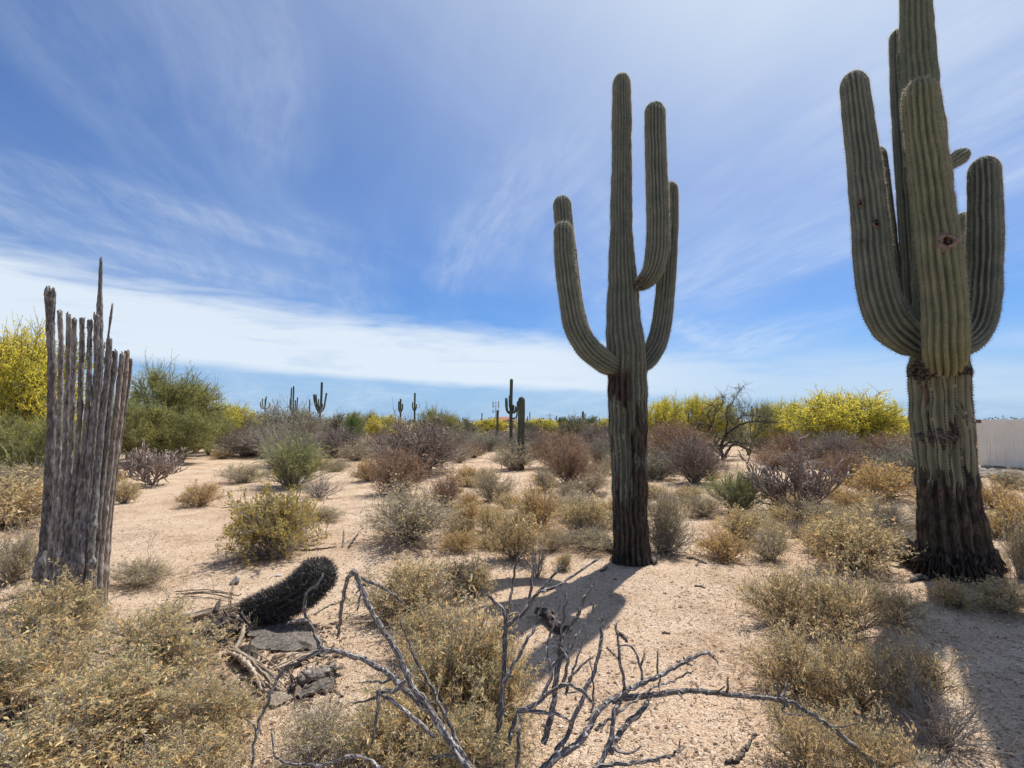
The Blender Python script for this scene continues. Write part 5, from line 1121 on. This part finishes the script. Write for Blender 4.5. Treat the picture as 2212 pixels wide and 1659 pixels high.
for i, (u, Yd, vt, lab) in enumerate(((540, 150, 890, 'thin utility pole on the horizon right of the left yellow palo verde'), (503+400, 170, 892, 'thin utility pole on the horizon above the purple thicket'), (1240, 170, 896, 'thin utility pole on the horizon between column and middle saguaro'), (1188, 160, 893, 'thin utility pole on the horizon right of the lone column'))):
    b = at(u, 912, Yd); b[2] = 0; H = CAM_H+(912-vt)/F*Yd; e = empty('utility_pole', b, lab, 'pole', 'far utility poles')
    mbx = MB(); tubes(mbx, np.array([b, b+[0, 0, H]]), np.array([.14, .10]), 7); part('post', mbx.mesh('post', True, b), M['polewood'], e)
    mbx = MB(); tubes(mbx, np.array([b+[-1.1, 0, H-.5], b+[1.1, 0, H-.5]]), np.array([.06, .06]), 4); part('cross_arm', mbx.mesh('cross_arm', True, b), M['polewood'], e)
# far house with a red roof
b = at(1085, 912, 150); b[2] = 0; e = empty('house', b, 'tiny distant house with a red tiled roof left of the upcurved-arm saguaro', 'house')
mbx = MB(); x0, x1, y0, y1, zt, zr = b[0]-3.5, b[0]+3.5, b[1], b[1]+7, 2.1, 3.2
mbx.add([[x0, y0, 0], [x1, y0, 0], [x1, y1, 0], [x0, y1, 0], [x0, y0, zt], [x1, y0, zt], [x1, y1, zt], [x0, y1, zt]], [[0, 1, 5, 4], [1, 2, 6, 5], [2, 3, 7, 6], [3, 0, 4, 7]]); part('wall', mbx.mesh('wall', False, b), flatmat('stucco', (.45, .36, .27), .9), e)
mbx = MB(); mbx.add([[x0-.4, y0-.4, zt], [x1+.4, y0-.4, zt], [x1+.4, y1+.4, zt], [x0-.4, y1+.4, zt], [x0+1.5, y0+3.5, zr], [x1-1.5, y0+3.5, zr]], [[0, 1, 5, 4], [2, 3, 4, 5]], [[1, 2, 5], [3, 0, 4]]); part('roof', mbx.mesh('roof', False, b), flatmat('red_tile', (.36, .13, .09), .8), e)

# ------------------------------------------------------------------ storage container
m, t, o = newmat('container_paint'); p = t.obj(); st = t.vmath('MULTIPLY', p, (1, 1, .15))
n = t.noise(st, 5, 5, .6); n2 = t.noise(p, 1.6, 4, .6); c = t.mix(t.mrange(n2, .35, .7), (.76, .73, .63, 1), (.84, .81, .71, 1)); c = t.mix(t.mrange(n, .58, .75, 0, .35), c, (.34, .28, .22, 1))
c = t.mix(t.math('MULTIPLY', t.mrange(t.noise(p, 9, 5, .7), .66, .72), .8), c, (.22, .12, .07, 1)); principled(t, o, c, .55, .3); M['container'] = m
M['rust'] = flatmat('rust_steel', (.16, .11, .09), .9); M['undercarriage'] = flatmat('under_steel', (.05, .045, .04), .9)
p0 = ground(2116, 1013); p1 = ground(2330, 1030); p0[2] = p1[2] = 0
ex = nrm(p1-p0); ey = np.array([-ex[1], ex[0], 0]); CL, CW = 6.0, 2.4; CH = CAM_H+(912-907)/F*p0[1]-.12; z0 = .12
CT = empty('storage_container', p0, 'off-white steel storage container cut off by the right edge', 'container', rz=math.atan2(ex[1], ex[0]))
def lbox(mbx, x0, x1, y0, y1, za, zb):
    v = [[x, y, z] for z in (za, zb) for y in (y0, y1) for x in (x0, x1)]
    mbx.add(v, [[0, 2, 3, 1], [4, 5, 7, 6], [0, 1, 5, 4], [2, 6, 7, 3], [0, 4, 6, 2], [1, 3, 7, 5]])
def boxpart(name, mat, *bx, parent=CT):
    mbx = MB()
    for q in bx: lbox(mbx, *q)
    return part(name, mbx.mesh(name, False), M[mat], parent)
def corrug(name, n, length, depth_, along):
    xs_ = []; ds = []
    for k in range(n):
        a = .14+(length-.28)*k/n; w_ = (length-.28)/n
        xs_ += [a, a+.42*w_, a+.5*w_, a+.92*w_]; ds += [0, 0, depth_, depth_]
    xs_.append(length-.14); ds.append(0); xs_ = np.array(xs_); ds = np.array(ds); m_ = len(xs_)
    lo_ = np.stack([xs_, ds, np.full(m_, z0+.16)], -1); hi_ = np.stack([xs_, ds, np.full(m_, z0+CH-.09)], -1); v = np.concatenate([lo_, hi_])
    if along == 'y': v = v[:, [1, 0, 2]]
    i = np.arange(m_-1); mbx = MB(); mbx.add(v, np.stack([i, i+1, i+1+m_, i+m_], -1)); return part(name, mbx.mesh(name, False), M['container'], CT)
corrug('side_panel', 22, CL, .022, 'x'); corrug('end_panel', 9, CW, .022, 'y')
for (xa, ya) in ((0, 0), (CL-.14, 0), (0, CW-.14), (CL-.14, CW-.14)): boxpart('corner_post', 'container', (xa-.004, xa+.144, ya-.006, ya+.146, z0+.0, z0+CH-.002))
boxpart('top_rail', 'container', (.144, CL-.144, -.008, .06, z0+CH-.09, z0+CH)); boxpart('top_rail', 'container', (-.006, .06, .146, CW-.146, z0+CH-.09, z0+CH))
boxpart('bottom_rail', 'container', (.144, CL-.144, -.008, .08, z0+.02, z0+.16)); boxpart('bottom_rail', 'rust', (-.006, .08, .146, CW-.146, z0+.02, z0+.16))
boxpart('roof', 'container', (.03, CL-.03, .03, CW-.03, z0+CH-.03, z0+CH+.008)); boxpart('back_panel', 'container', (.14, CL-.14, CW-.04, CW-.01, z0+.1, z0+CH-.05)); boxpart('floor', 'undercarriage', (.1, CL-.1, .09, CW-.1, z0+.03, z0+.10))
for (xa, ya) in ((-.012, -.014), (-.012, CW-.15)):
    for zz_ in (z0-.01, z0+CH-.11): boxpart('corner_casting', 'rust' if zz_ > 1 else 'container', (xa, xa+.166, ya, ya+.166, zz_, zz_+.118))
for xr in (1.0, 1.75, 2.5, 3.2):
    mbx = MB(); th = np.linspace(math.pi, 2*math.pi, 12); P_ = np.stack([xr+.05*np.cos(th), np.full(12, -.012), z0+CH-.09+.06*np.sin(th)], -1); tubes(mbx, P_, np.full(12, .009), 5); part('lashing_ring', mbx.mesh('lashing_ring'), M['container'], CT)
for k, (xa, w_) in enumerate(((.02, .3), (2.8, .34), (5.6, .3))):
    mbx = MB(); lbox(mbx, xa, xa+w_, .05, .3, -.06, z0-.01); part('support_block', mbx.mesh('support_block', False), M['undercarriage'], CT)

# ------------------------------------------------------------------ stones
def rock_mesh(seed, sub=2):
    import bmesh
    rg = np.random.default_rng(seed); bm = bmesh.new(); bmesh.ops.create_icosphere(bm, subdivisions=sub, radius=1.0)
    ks = rg.normal(0, 1.6, (6, 3)); ph = rg.uniform(0, 6, 6); pl = nrm(rg.normal(size=(7, 3))); pd = rg.uniform(.62, .9, 7)
    for v in bm.verts:
        c_ = np.array(v.co); 
        for n_, d_ in zip(pl, pd):
            e_ = c_@n_-d_
            if e_ > 0: c_ = c_-n_*e_*.85
        c_ = c_*(1+.05*sum(math.sin(k_@c_+q_) for k_, q_ in zip(ks, ph))); v.co = c_
    me = bpy.data.meshes.new('stone'); bm.to_mesh(me); bm.free(); 
    for p_ in me.polygons: p_.use_smooth = False
    return me
RK = [rock_mesh(i) for i in range(5)]; RKR = [rock_mesh(i+20, 3) for i in range(2)]
for me in RK: me.materials.append(M['stone_pale'])
for me in RKR: me.materials.append(M['stone_red'])
def stone(name, me, p_, s_, label, cat, group, rz, mat=None):
    o = bpy.data.objects.new(name, me); COL.objects.link(o); o.location = (p_[0], p_[1], float(gz(p_[0], p_[1]))+s_[2]*.45); o.scale = s_; o.rotation_euler = (0, 0, rz); return tag(o, label, cat, group)
rg = np.random.default_rng(8)
for k in range(110):
    u = rg.uniform(1868, 2012) if k < 70 else rg.uniform(2085, 2225); v = rg.uniform(990, 1008) if k < 70 else rg.uniform(1012, 1036)
    p_ = ground(u, v); a = rg.uniform(.10, .26)
    stone('stone', RK[k % 5], p_, (a*rg.uniform(.9, 1.5), a, a*rg.uniform(.35, .6)), 'flat pale stone in the rubble bank left of the right saguaro' if k < 70 else 'flat pale stone in the rubble below the container', 'stone', 'bank of pale rubble' if k < 70 else 'rubble by the container', rg.uniform(0, 6.28))
for k, (u, v, a, lab) in enumerate(((2098, 968, .34, 'reddish boulder behind the right saguaro trunk, upper one'), (2106, 974, .30, 'reddish boulder beside the container, lower one'), (2088, 972, .28, 'reddish boulder partly hidden by the right saguaro trunk'))):
    stone('boulder', RKR[k % 2], ground(u, v), (a*1.3, a, a*.7), lab, 'boulder', 'red boulders', k*1.3)
e_ = stone('stone', rock_mesh(41), ground(*c6(615, 568)), (.035, .022, .016), 'small white stone on the sand behind the barrel cactus', 'stone', None, .3); e_.data.materials.append(M['stone_white'])
e_ = stone('stone', rock_mesh(42, 3), ground(*c6(368, 610)), (.055, .045, .048), 'fist-sized grey lumpy stone on the sand left of the barrel cactus', 'stone', None, .8); e_.data.materials.append(M['stone_grey'])
e_ = stone('stone', rock_mesh(43), ground(*c6(352, 608)), (.02, .02, .028), 'small dark stone touching the grey lumpy one', 'stone', None, .8); e_.data.materials.append(M['darkwood'])

# ------------------------------------------------------------------ fallen wood and bark
def plate(name, outline, label, cat, mat, thick=.014, seed=0, curl=.05, z=.0, group=None):
    """a curled bark slab lying on the sand; outline in frame units on the ground"""
    rg = np.random.default_rng(seed); pts = np.array([ground(u, v) for u, v in outline]); c_ = pts.mean(axis=0); n = 40; rings = 8
    per = np.vstack([pts, pts[:1]]); s = np.concatenate([[0], np.cumsum(np.linalg.norm(np.diff(per, axis=0), axis=1))]); sl = np.linspace(0, s[-1], n, endpoint=False); O = np.stack([np.interp(sl, s, per[:, i]) for i in range(3)], -1)
    O = c_+(O-c_)*(1+rg.normal(0, .10, (n, 1)))
    vt, vb = [], []
    for k in range(rings+1):
        f = k/rings; ring = c_+(O-c_)*f; ring[:, 2] = gz(ring[:, 0], ring[:, 1])+z+thick+curl*(1-f*f)+rg.normal(0, .0015, n)+.004*np.sin(ring[:, 0]*26)+.003*np.sin(ring[:, 1]*35+ring[:, 0]*15)+.014*f**6*rg.uniform(-.3, 1, n); vt.append(ring); bt = ring.copy(); bt[:, 2] -= thick*rg.uniform(.7, 1.2, n); vb.append(bt)
    vt = np.concatenate(vt); vb = np.concatenate(vb); ii = np.arange((rings+1)*n).reshape(rings+1, n); jj = np.roll(ii, -1, 1); q = np.stack([ii[:-1], jj[:-1], jj[1:], ii[1:]], -1).reshape(-1, 4); N_ = len(vt)
    e1 = np.stack([ii[-1], jj[-1], jj[-1]+N_, ii[-1]+N_], -1)[:, ::-1]
    mbx = MB(); V = np.concatenate([vt, vb]); mbx.add(V, np.concatenate([q, q[:, ::-1]+N_, e1]), tc=V*np.array([1, 1, 1])); mbx.a['tc'] = [V]
    o = part(name, mbx.mesh(name, True, c_), M[mat]); o.location = tuple(c_); return tag(o, label, cat, group)
plate('bark_slab', [c6(x, y) for x, y in ((430, 900), (560, 875), (700, 880), (800, 905), (870, 960), (905, 1040), (760, 1010), (640, 1010), (480, 985))], 'flat grey slab of fallen cactus bark in front of the barrel cactus', 'bark', 'greybark', seed=1, curl=.035)
plate('bark_slab', [c6(x, y) for x, y in ((690, 1240), (780, 1190), (880, 1150), (945, 1160), (930, 1230), (850, 1260), (740, 1290))], 'smaller grey bark slab lying nearer the dead cholla', 'bark', 'greybark', seed=2, curl=.02)
plate('bark_slab', [c6(x, y) for x, y in ((390, 1010), (450, 990), (505, 1010), (490, 1050), (430, 1075), (385, 1050))], 'small dark curled bark piece beside the tan fibres', 'bark', 'darkwood', seed=3, curl=.06)
plate('bark_slab', [c6(x, y) for x, y in ((520, 1330), (600, 1250), (690, 1270), (700, 1300), (600, 1340))], 'tan broken bark flake nearest the left foreground shrubs', 'bark', 'tanwood', seed=4, curl=.03)
def log(name, rowsP, radii, label, cat, mat, seed=0, frays=14, group=None):
    rg = np.random.default_rng(seed); P_ = np.array([ground(u, v)+np.array([0, 0, h]) for u, v, h in rowsP]); n = 10*len(P_); Q = catmull(P_, n)+rg.normal(0, .004, (n, 3)); r = np.interp(np.linspace(0, 1, n), np.linspace(0, 1, len(radii)), radii)*(1+rg.normal(0, .10, n)); b = P_[0].copy(); b[2] = float(gz(b[0], b[1])); mbx = MB(); tubes(mbx, Q, r, 9)
    for k in range(frays):
        j = rg.integers(0, n-1); dr = nrm((Q[min(j+1, n-1)]-Q[max(j-1, 0)])*rg.choice([-1, 1])/.02+rg.normal(0, .6, 3)); q = Q[j]+rg.normal(0, 1, 3)*r[j]*.6; l = rg.uniform(.5, 2)*max(radii); tubes(mbx, np.array([q, q+dr*l*.5, q+dr*l]), np.array([.25, .2, .06])*r[j], 5)
    o = part(name, mbx.mesh(name, True, b), M[mat]); o.location = tuple(b); return tag(o, label, cat, group)
log('log', [(*c6(115, 1000), .05), (*c6(220, 950), .08), (*c6(330, 925), .09), (*c6(415, 915), .07)], [.03, .075, .085, .06], 'dark rotten wood chunk left of the grey bark slab', 'wood', 'darkwood', 1, 60)
log('log', [(*c2_, .05) for c2_ in [((1600+x*.482)*.7373, (900+y*.482)*.7373) for x, y in ((280, 1415), (340, 1440), (390, 1490), (420, 1510))]], [.05, .07, .06, .04], 'short rotten grey log lying left of the middle saguaro foot', 'log', 'darkwood', 2, 40)
log('root', [((1600+x*.482)*.7373, (900+y*.482)*.7373, .03) for x, y in ((570, 1545), (610, 1540), (650, 1555), (660, 1580))], [.03, .05, .045, .02], 'pale gnarled root chunk right of the middle saguaro foot', 'wood', 'greybark', 3, 30)
log('stump_debris', [(*c8(1310, 330), .05), (*c8(1400, 360), .09), (*c8(1500, 390), .12), (*c8(1580, 400), .12)], [.04, .11, .14, .10], 'black rotten bark heap leaning on the left of the right saguaro foot', 'wood', 'darkwood', 4, 220)
log('log', [(*c8(1370, 455), .02), (*c8(1430, 445), .03), (*c8(1490, 460), .02)], [.015, .03, .02], 'small pale wood piece in front of the right saguaro foot', 'wood', 'greybark', 5, 12)
log('log', [(*c7(830, 690), .05), (*c7(890, 720), .06), (*c7(960, 800), .04), (*c7(1040, 800), .03)], [.03, .04, .035, .02], 'short broken cactus log lying in the middle saguaro shadow', 'log', 'darkwood', 6, 24)
STK = [(c6, [(650, 405), (760, 412), (850, 412), (950, 400)], .012, 'grey dead branch lying behind the barrel cactus, lower one'), (c6, [(690, 335), (760, 375), (830, 395)], .008, 'thin dead branch between the olive bush and the barrel cactus'), (c6, [(985, 400), (990, 340), (992, 300)], .010, 'upright grey stick in the dead branch pile behind the barrel cactus'), (c6, [(1015, 410), (1050, 360), (1075, 330)], .012, 'slanting grey stick in the dead branch pile behind the barrel cactus'),
       (c7, [(1798, 312), (1850, 325), (1925, 358)], .014, 'dark stick on the sand right of the middle saguaro'), (c7, [(1860, 370), (1885, 345), (1915, 350)], .010, 'short dark stick crossing another on the sand right of the saguaro'), (c8, [(165, 1620), (250, 1600), (300, 1520), (365, 1432)], .009, 'grey forked stick on the sand at the lower right of the cholla limbs'),
       (c7, [(1280, 890), (1320, 925), (1355, 960)], .007, 'thin grey stick on the path sand'), (c7, [(1730, 965), (1790, 972), (1830, 990)], .007, 'small dark stick beside the path'), (c7, [(1345, 790), (1385, 815), (1412, 848)], .010, 'stubby dark twig piece on the path sand'), (c7, [(1850, 500), (1890, 503), (1915, 512)], .007, 'small reddish twig on the sand right of the shadow'), (c7, [(1235, 385), (1262, 378), (1280, 360)], .012, 'dark woody scrap in the saguaro shadow by the trunk'),
       (c7, [(1640, 770), (1690, 772)], .006, 'tiny pale twig on the path'), (c6, [(290, 180), (350, 172), (370, 165)], .012, 'flat dark stick left of the olive bush'), (c6, [(820, 790), (900, 745), (985, 720)], .007, 'thin tan stick right of the barrel cactus')]
for k, (cv, pts, r0, lab) in enumerate(STK): log('stick', [(*cv(x, y), r0*.9) for x, y in pts], [r0, r0*.9, r0*.5], lab, 'stick', 'greybark' if k % 3 else 'darkwood', 60+k, 5, 'loose sticks on the sand')
# bundles of split tan ribs and stalks
def bundle(name, a_, b_, n, wid, label, seed, r=.006, lift=.05, mat='tanwood'):
    rg = np.random.default_rng(seed); A_ = ground(*a_); B_ = ground(*b_); e = empty(name, A_, label, 'wood'); dv = B_-A_; pr = nrm(np.array([-dv[1], dv[0], 0])); 
    for k in range(n):
        o0, o1 = rg.normal(0, wid, 2); f0, f1 = rg.uniform(0, .15), rg.uniform(.8, 1.1); P_ = np.array([A_+dv*f0+pr*o0, A_+dv*(f0+f1)/2+pr*(o0+o1)/2, A_+dv*f1+pr*o1]); P_[:, 2] = gz(P_[:, 0], P_[:, 1])+rg.uniform(.01, lift)+np.array([0, .02, .01]); Q = catmull(P_, 14)+rg.normal(0, .002, (14, 3)); mbx = MB(); tubes(mbx, Q, np.full(14, r)*rg.uniform(.5, 1.5)*np.linspace(1, .7, 14), 6); part('stalk', mbx.mesh('stalk', True, A_), M[mat], e)
bundle('split_rib_bundle', c6(30, 850), c6(450, 740), 22, .035, 'bundle of pale split cactus ribs leading to the barrel cactus', 1)
bundle('split_rib_bundle', c6(345, 1000), c6(620, 1260), 16, .030, 'fan of tan split ribs curving down from the dark wood chunk', 2)
bundle('fallen_stalks', c6(20, 680), c6(380, 705), 4, .015, 'long thin stalks on the sand left of the barrel cactus', 3, .006)
bundle('fallen_stalks', c6(560, 1150), c6(900, 1030), 5, .04, 'thin tan stalks crossing the sand below the grey bark slab', 4, .0045)
rg = np.random.default_rng(64); N = 900; mbx = MB(); pc = np.array([ground(*c6(rg.uniform(90, 980), rg.uniform(840, 1330))) for _ in range(N)]); a = rg.uniform(0, 6.28, N); l = np.exp(rg.normal(-3.6, .5, N)); dr = np.stack([np.cos(a), np.sin(a), rg.normal(0, .25, N)], -1)
tubes(mbx, np.stack([pc+[0, 0, .004], pc+dr*l[:, None]*.5+[0, 0, .012], pc+dr*l[:, None]+[0, 0, .004]], 1), np.stack([l*.12, l*.2, l*.08], 1), 4)
tag(part('bark_crumbs', mbx.mesh('bark_crumbs', False), twig_mat('bark_crumb', [(0, (.06, .045, .035)), (.6, (.22, .16, .115)), (1, (.46, .37, .28))])), 'crumbled bark and splinters around the fallen cactus wood', 'litter', kind='stuff')
log('log', [(*c6(330, 1040), .04), (*c6(400, 1100), .06), (*c6(470, 1180), .05), (*c6(520, 1260), .03)], [.008, .016, .014, .008], 'split tan wood piece beside the fan of ribs', 'wood', 'tanwood', 8, 50)
log('log', [(*c6(300, 905), .10), (*c6(400, 890), .11), (*c6(410, 950), .07), (*c6(350, 1030), .03)], [.008, .016, .016, .01], 'bent pale wood strip hanging over the dark rotten chunk', 'wood', 'tanwood', 9, 26)
log('log', [(*c6(690, 1245), .03), (*c6(800, 1200), .05), (*c6(930, 1165), .03)], [.02, .05, .03], 'crumbling grey log end on the smaller bark slab', 'wood', 'greybark', 10, 70)
# upright straw weeds
def weed(u, v, hpx, n, label, seed, spread=.25):
    rg = np.random.default_rng(seed); b = ground(u, v); H = hpx*b[1]/F; e = empty('dry_weed', b, label, 'weed', 'dry straw weeds'); mbx = MB()
    for k in range(n):
        d_ = nrm(np.array([rg.normal(0, spread), rg.normal(0, spread), 1])); P_ = grow(np.array([b+np.array([rg.normal(0, .02), rg.normal(0, .02), -.01])]), d_[None], np.array([H*rg.uniform(.6, 1.05)]), 6, .12, .012); tubes(mbx, P_, np.linspace(.0032, .0014, 6)[None], 4)
        p, td, i = children(P_, 5, .4); Dn = nrm(td+rg.normal(0, .5, (5, 3))); tubes(mbx, grow(p, Dn, rg.uniform(.1, .25, 5)*H, 3, .1, .02), np.tile([.0018, .0015, .0008], (5, 1)), 3)
    part('stalks', mbx.mesh('stalks', True, b), M['straw'], e)
weed(*c6(320, 850), 110, 7, 'dry straw-coloured weed stalks rising beside the barrel cactus base', 1); weed(*c6(470, 880), 60, 4, 'small straw weed in front of the barrel cactus', 2, .4)
weed(318, 1225, 130, 2, 'single tall thin dry weed on the sand right of the dead saguaro', 3, .08); weed(60, 1200, 110, 14, 'pale dry grass stalks left of the dead saguaro foot', 4, .5); weed(20, 1215, 120, 12, 'pale dry grass stalks at the far left edge', 5, .5)

# ------------------------------------------------------------------ loose gravel and plant litter (uncountable)
rg = np.random.default_rng(99)
N = 38000; Yd = 2.1+6.5*rg.uniform(0, 1, N)**1.7; xx = rg.uniform(-1.08, 1.08, N)*Yd; zz = gz(xx, Yd); r = rg.gamma(2.2, .0016, N)+.0016
oc = np.array([[1, 0, 0], [0, 1, 0], [-1, 0, 0], [0, -1, 0], [0, 0, .8], [0, 0, -.6]]); of = np.array([[0, 1, 4], [1, 2, 4], [2, 3, 4], [3, 0, 4], [1, 0, 5], [2, 1, 5], [3, 2, 5], [0, 3, 5]])
an = rg.uniform(0, 6.28, N); ca, sa = np.cos(an), np.sin(an); J = oc[None]*rg.uniform(.6, 1.3, (N, 6, 1)); Vx = (J[..., 0]*ca[:, None]-J[..., 1]*sa[:, None])*r[:, None]*rg.uniform(.8, 1.5, (N, 1)); Vy = (J[..., 0]*sa[:, None]+J[..., 1]*ca[:, None])*r[:, None]; Vz = J[..., 2]*r[:, None]*.8
V = np.stack([Vx+xx[:, None], Vy+Yd[:, None], Vz+(zz+r*.25)[:, None]], -1).reshape(-1, 3)
mbx = MB(); mbx.add(V, None, (of[None]+(np.arange(N)*6)[:, None, None]).reshape(-1, 3), tint=np.repeat(rg.uniform(0, 1, N), 6))
tag(part('gravel', mbx.mesh('gravel', False), twig_mat('gravel_grain', [(0, (.14, .085, .06)), (.35, (.38, .25, .17)), (.8, (.60, .46, .33)), (1, (.78, .72, .63))])), 'loose tan and white grit on the sand', 'gravel', kind='stuff')
N = 60000; oc_ = [q for q in occ if q[1] < 11]; wts = np.array([q[2]**1.3 for q in oc_]); ii = rg.choice(len(oc_), N, p=wts/wts.sum()); oa = np.array(oc_)[ii]; a = rg.uniform(0, 6.28, N); q = np.abs(rg.normal(0, .75, N))*oa[:, 2]
xx = oa[:, 0]+q*np.cos(a); yy = oa[:, 1]+q*np.sin(a); dr = rg.normal(size=(N, 3))*np.array([1, 1, .25]); fo = MB()
leaves(fo, np.stack([xx, yy, gz(xx, yy)+rg.uniform(.002, .012, N)], -1), dr, rg.uniform(.008, .026, N), rg.uniform(.002, .008, N), rg.uniform(0, 1, N), 0.0)
tag(part('leaf_litter', fo.mesh('leaf_litter', False), M['litter']), 'dry leaf and twig litter around the shrubs', 'litter', kind='stuff')
N = 7000; oc_ = [q for q in occ if q[1] < 14]; ii = rg.integers(0, len(oc_), N); oa = np.array(oc_)[ii]; a = rg.uniform(0, 6.28, N); q = rg.uniform(.3, 1.5, N)*oa[:, 2]; xx = oa[:, 0]+q*np.cos(a); yy = oa[:, 1]+q*np.sin(a); l = rg.uniform(.03, .13, N); bd = rg.normal(0, .5, (N, 2))*l[:, None]
b0_ = np.stack([xx, yy, gz(xx, yy)-.003], -1); mbx = MB(); tubes(mbx, np.stack([b0_, b0_+np.stack([bd[:, 0]*.4, bd[:, 1]*.4, l*.6], -1), b0_+np.stack([bd[:, 0], bd[:, 1], l*.85], -1)], 1), np.tile([.0013, .0011, .0005], (N, 1)), 3, cap=False)
tag(part('dry_grass', mbx.mesh('dry_grass'), M['straw']), 'thin dry straw blades around the shrubs', 'grass', kind='stuff')
N = 6500; Yd = 2.2+9*rg.uniform(0, 1, N)**1.5; xx = rg.uniform(-1.05, 1.05, N)*Yd; a = rg.uniform(0, 6.28, N); l = rg.uniform(.015, .07, N); z_ = gz(xx, Yd)+.005
P_ = np.stack([np.stack([xx, Yd, z_], -1), np.stack([xx+l*np.cos(a)*.5, Yd+l*np.sin(a)*.5, z_+rg.uniform(0, .008, N)], -1), np.stack([xx+l*np.cos(a+.2), Yd+l*np.sin(a+.2), z_], -1)], 1)
mbx = MB(); tubes(mbx, P_, np.tile([.0022, .002, .0012], (N, 1)), 3); tag(part('twig_litter', mbx.mesh('twig_litter'), M['tw_brown']), 'tiny broken twigs strewn over the sand', 'litter', kind='stuff')
bpy.context.view_layer.update()
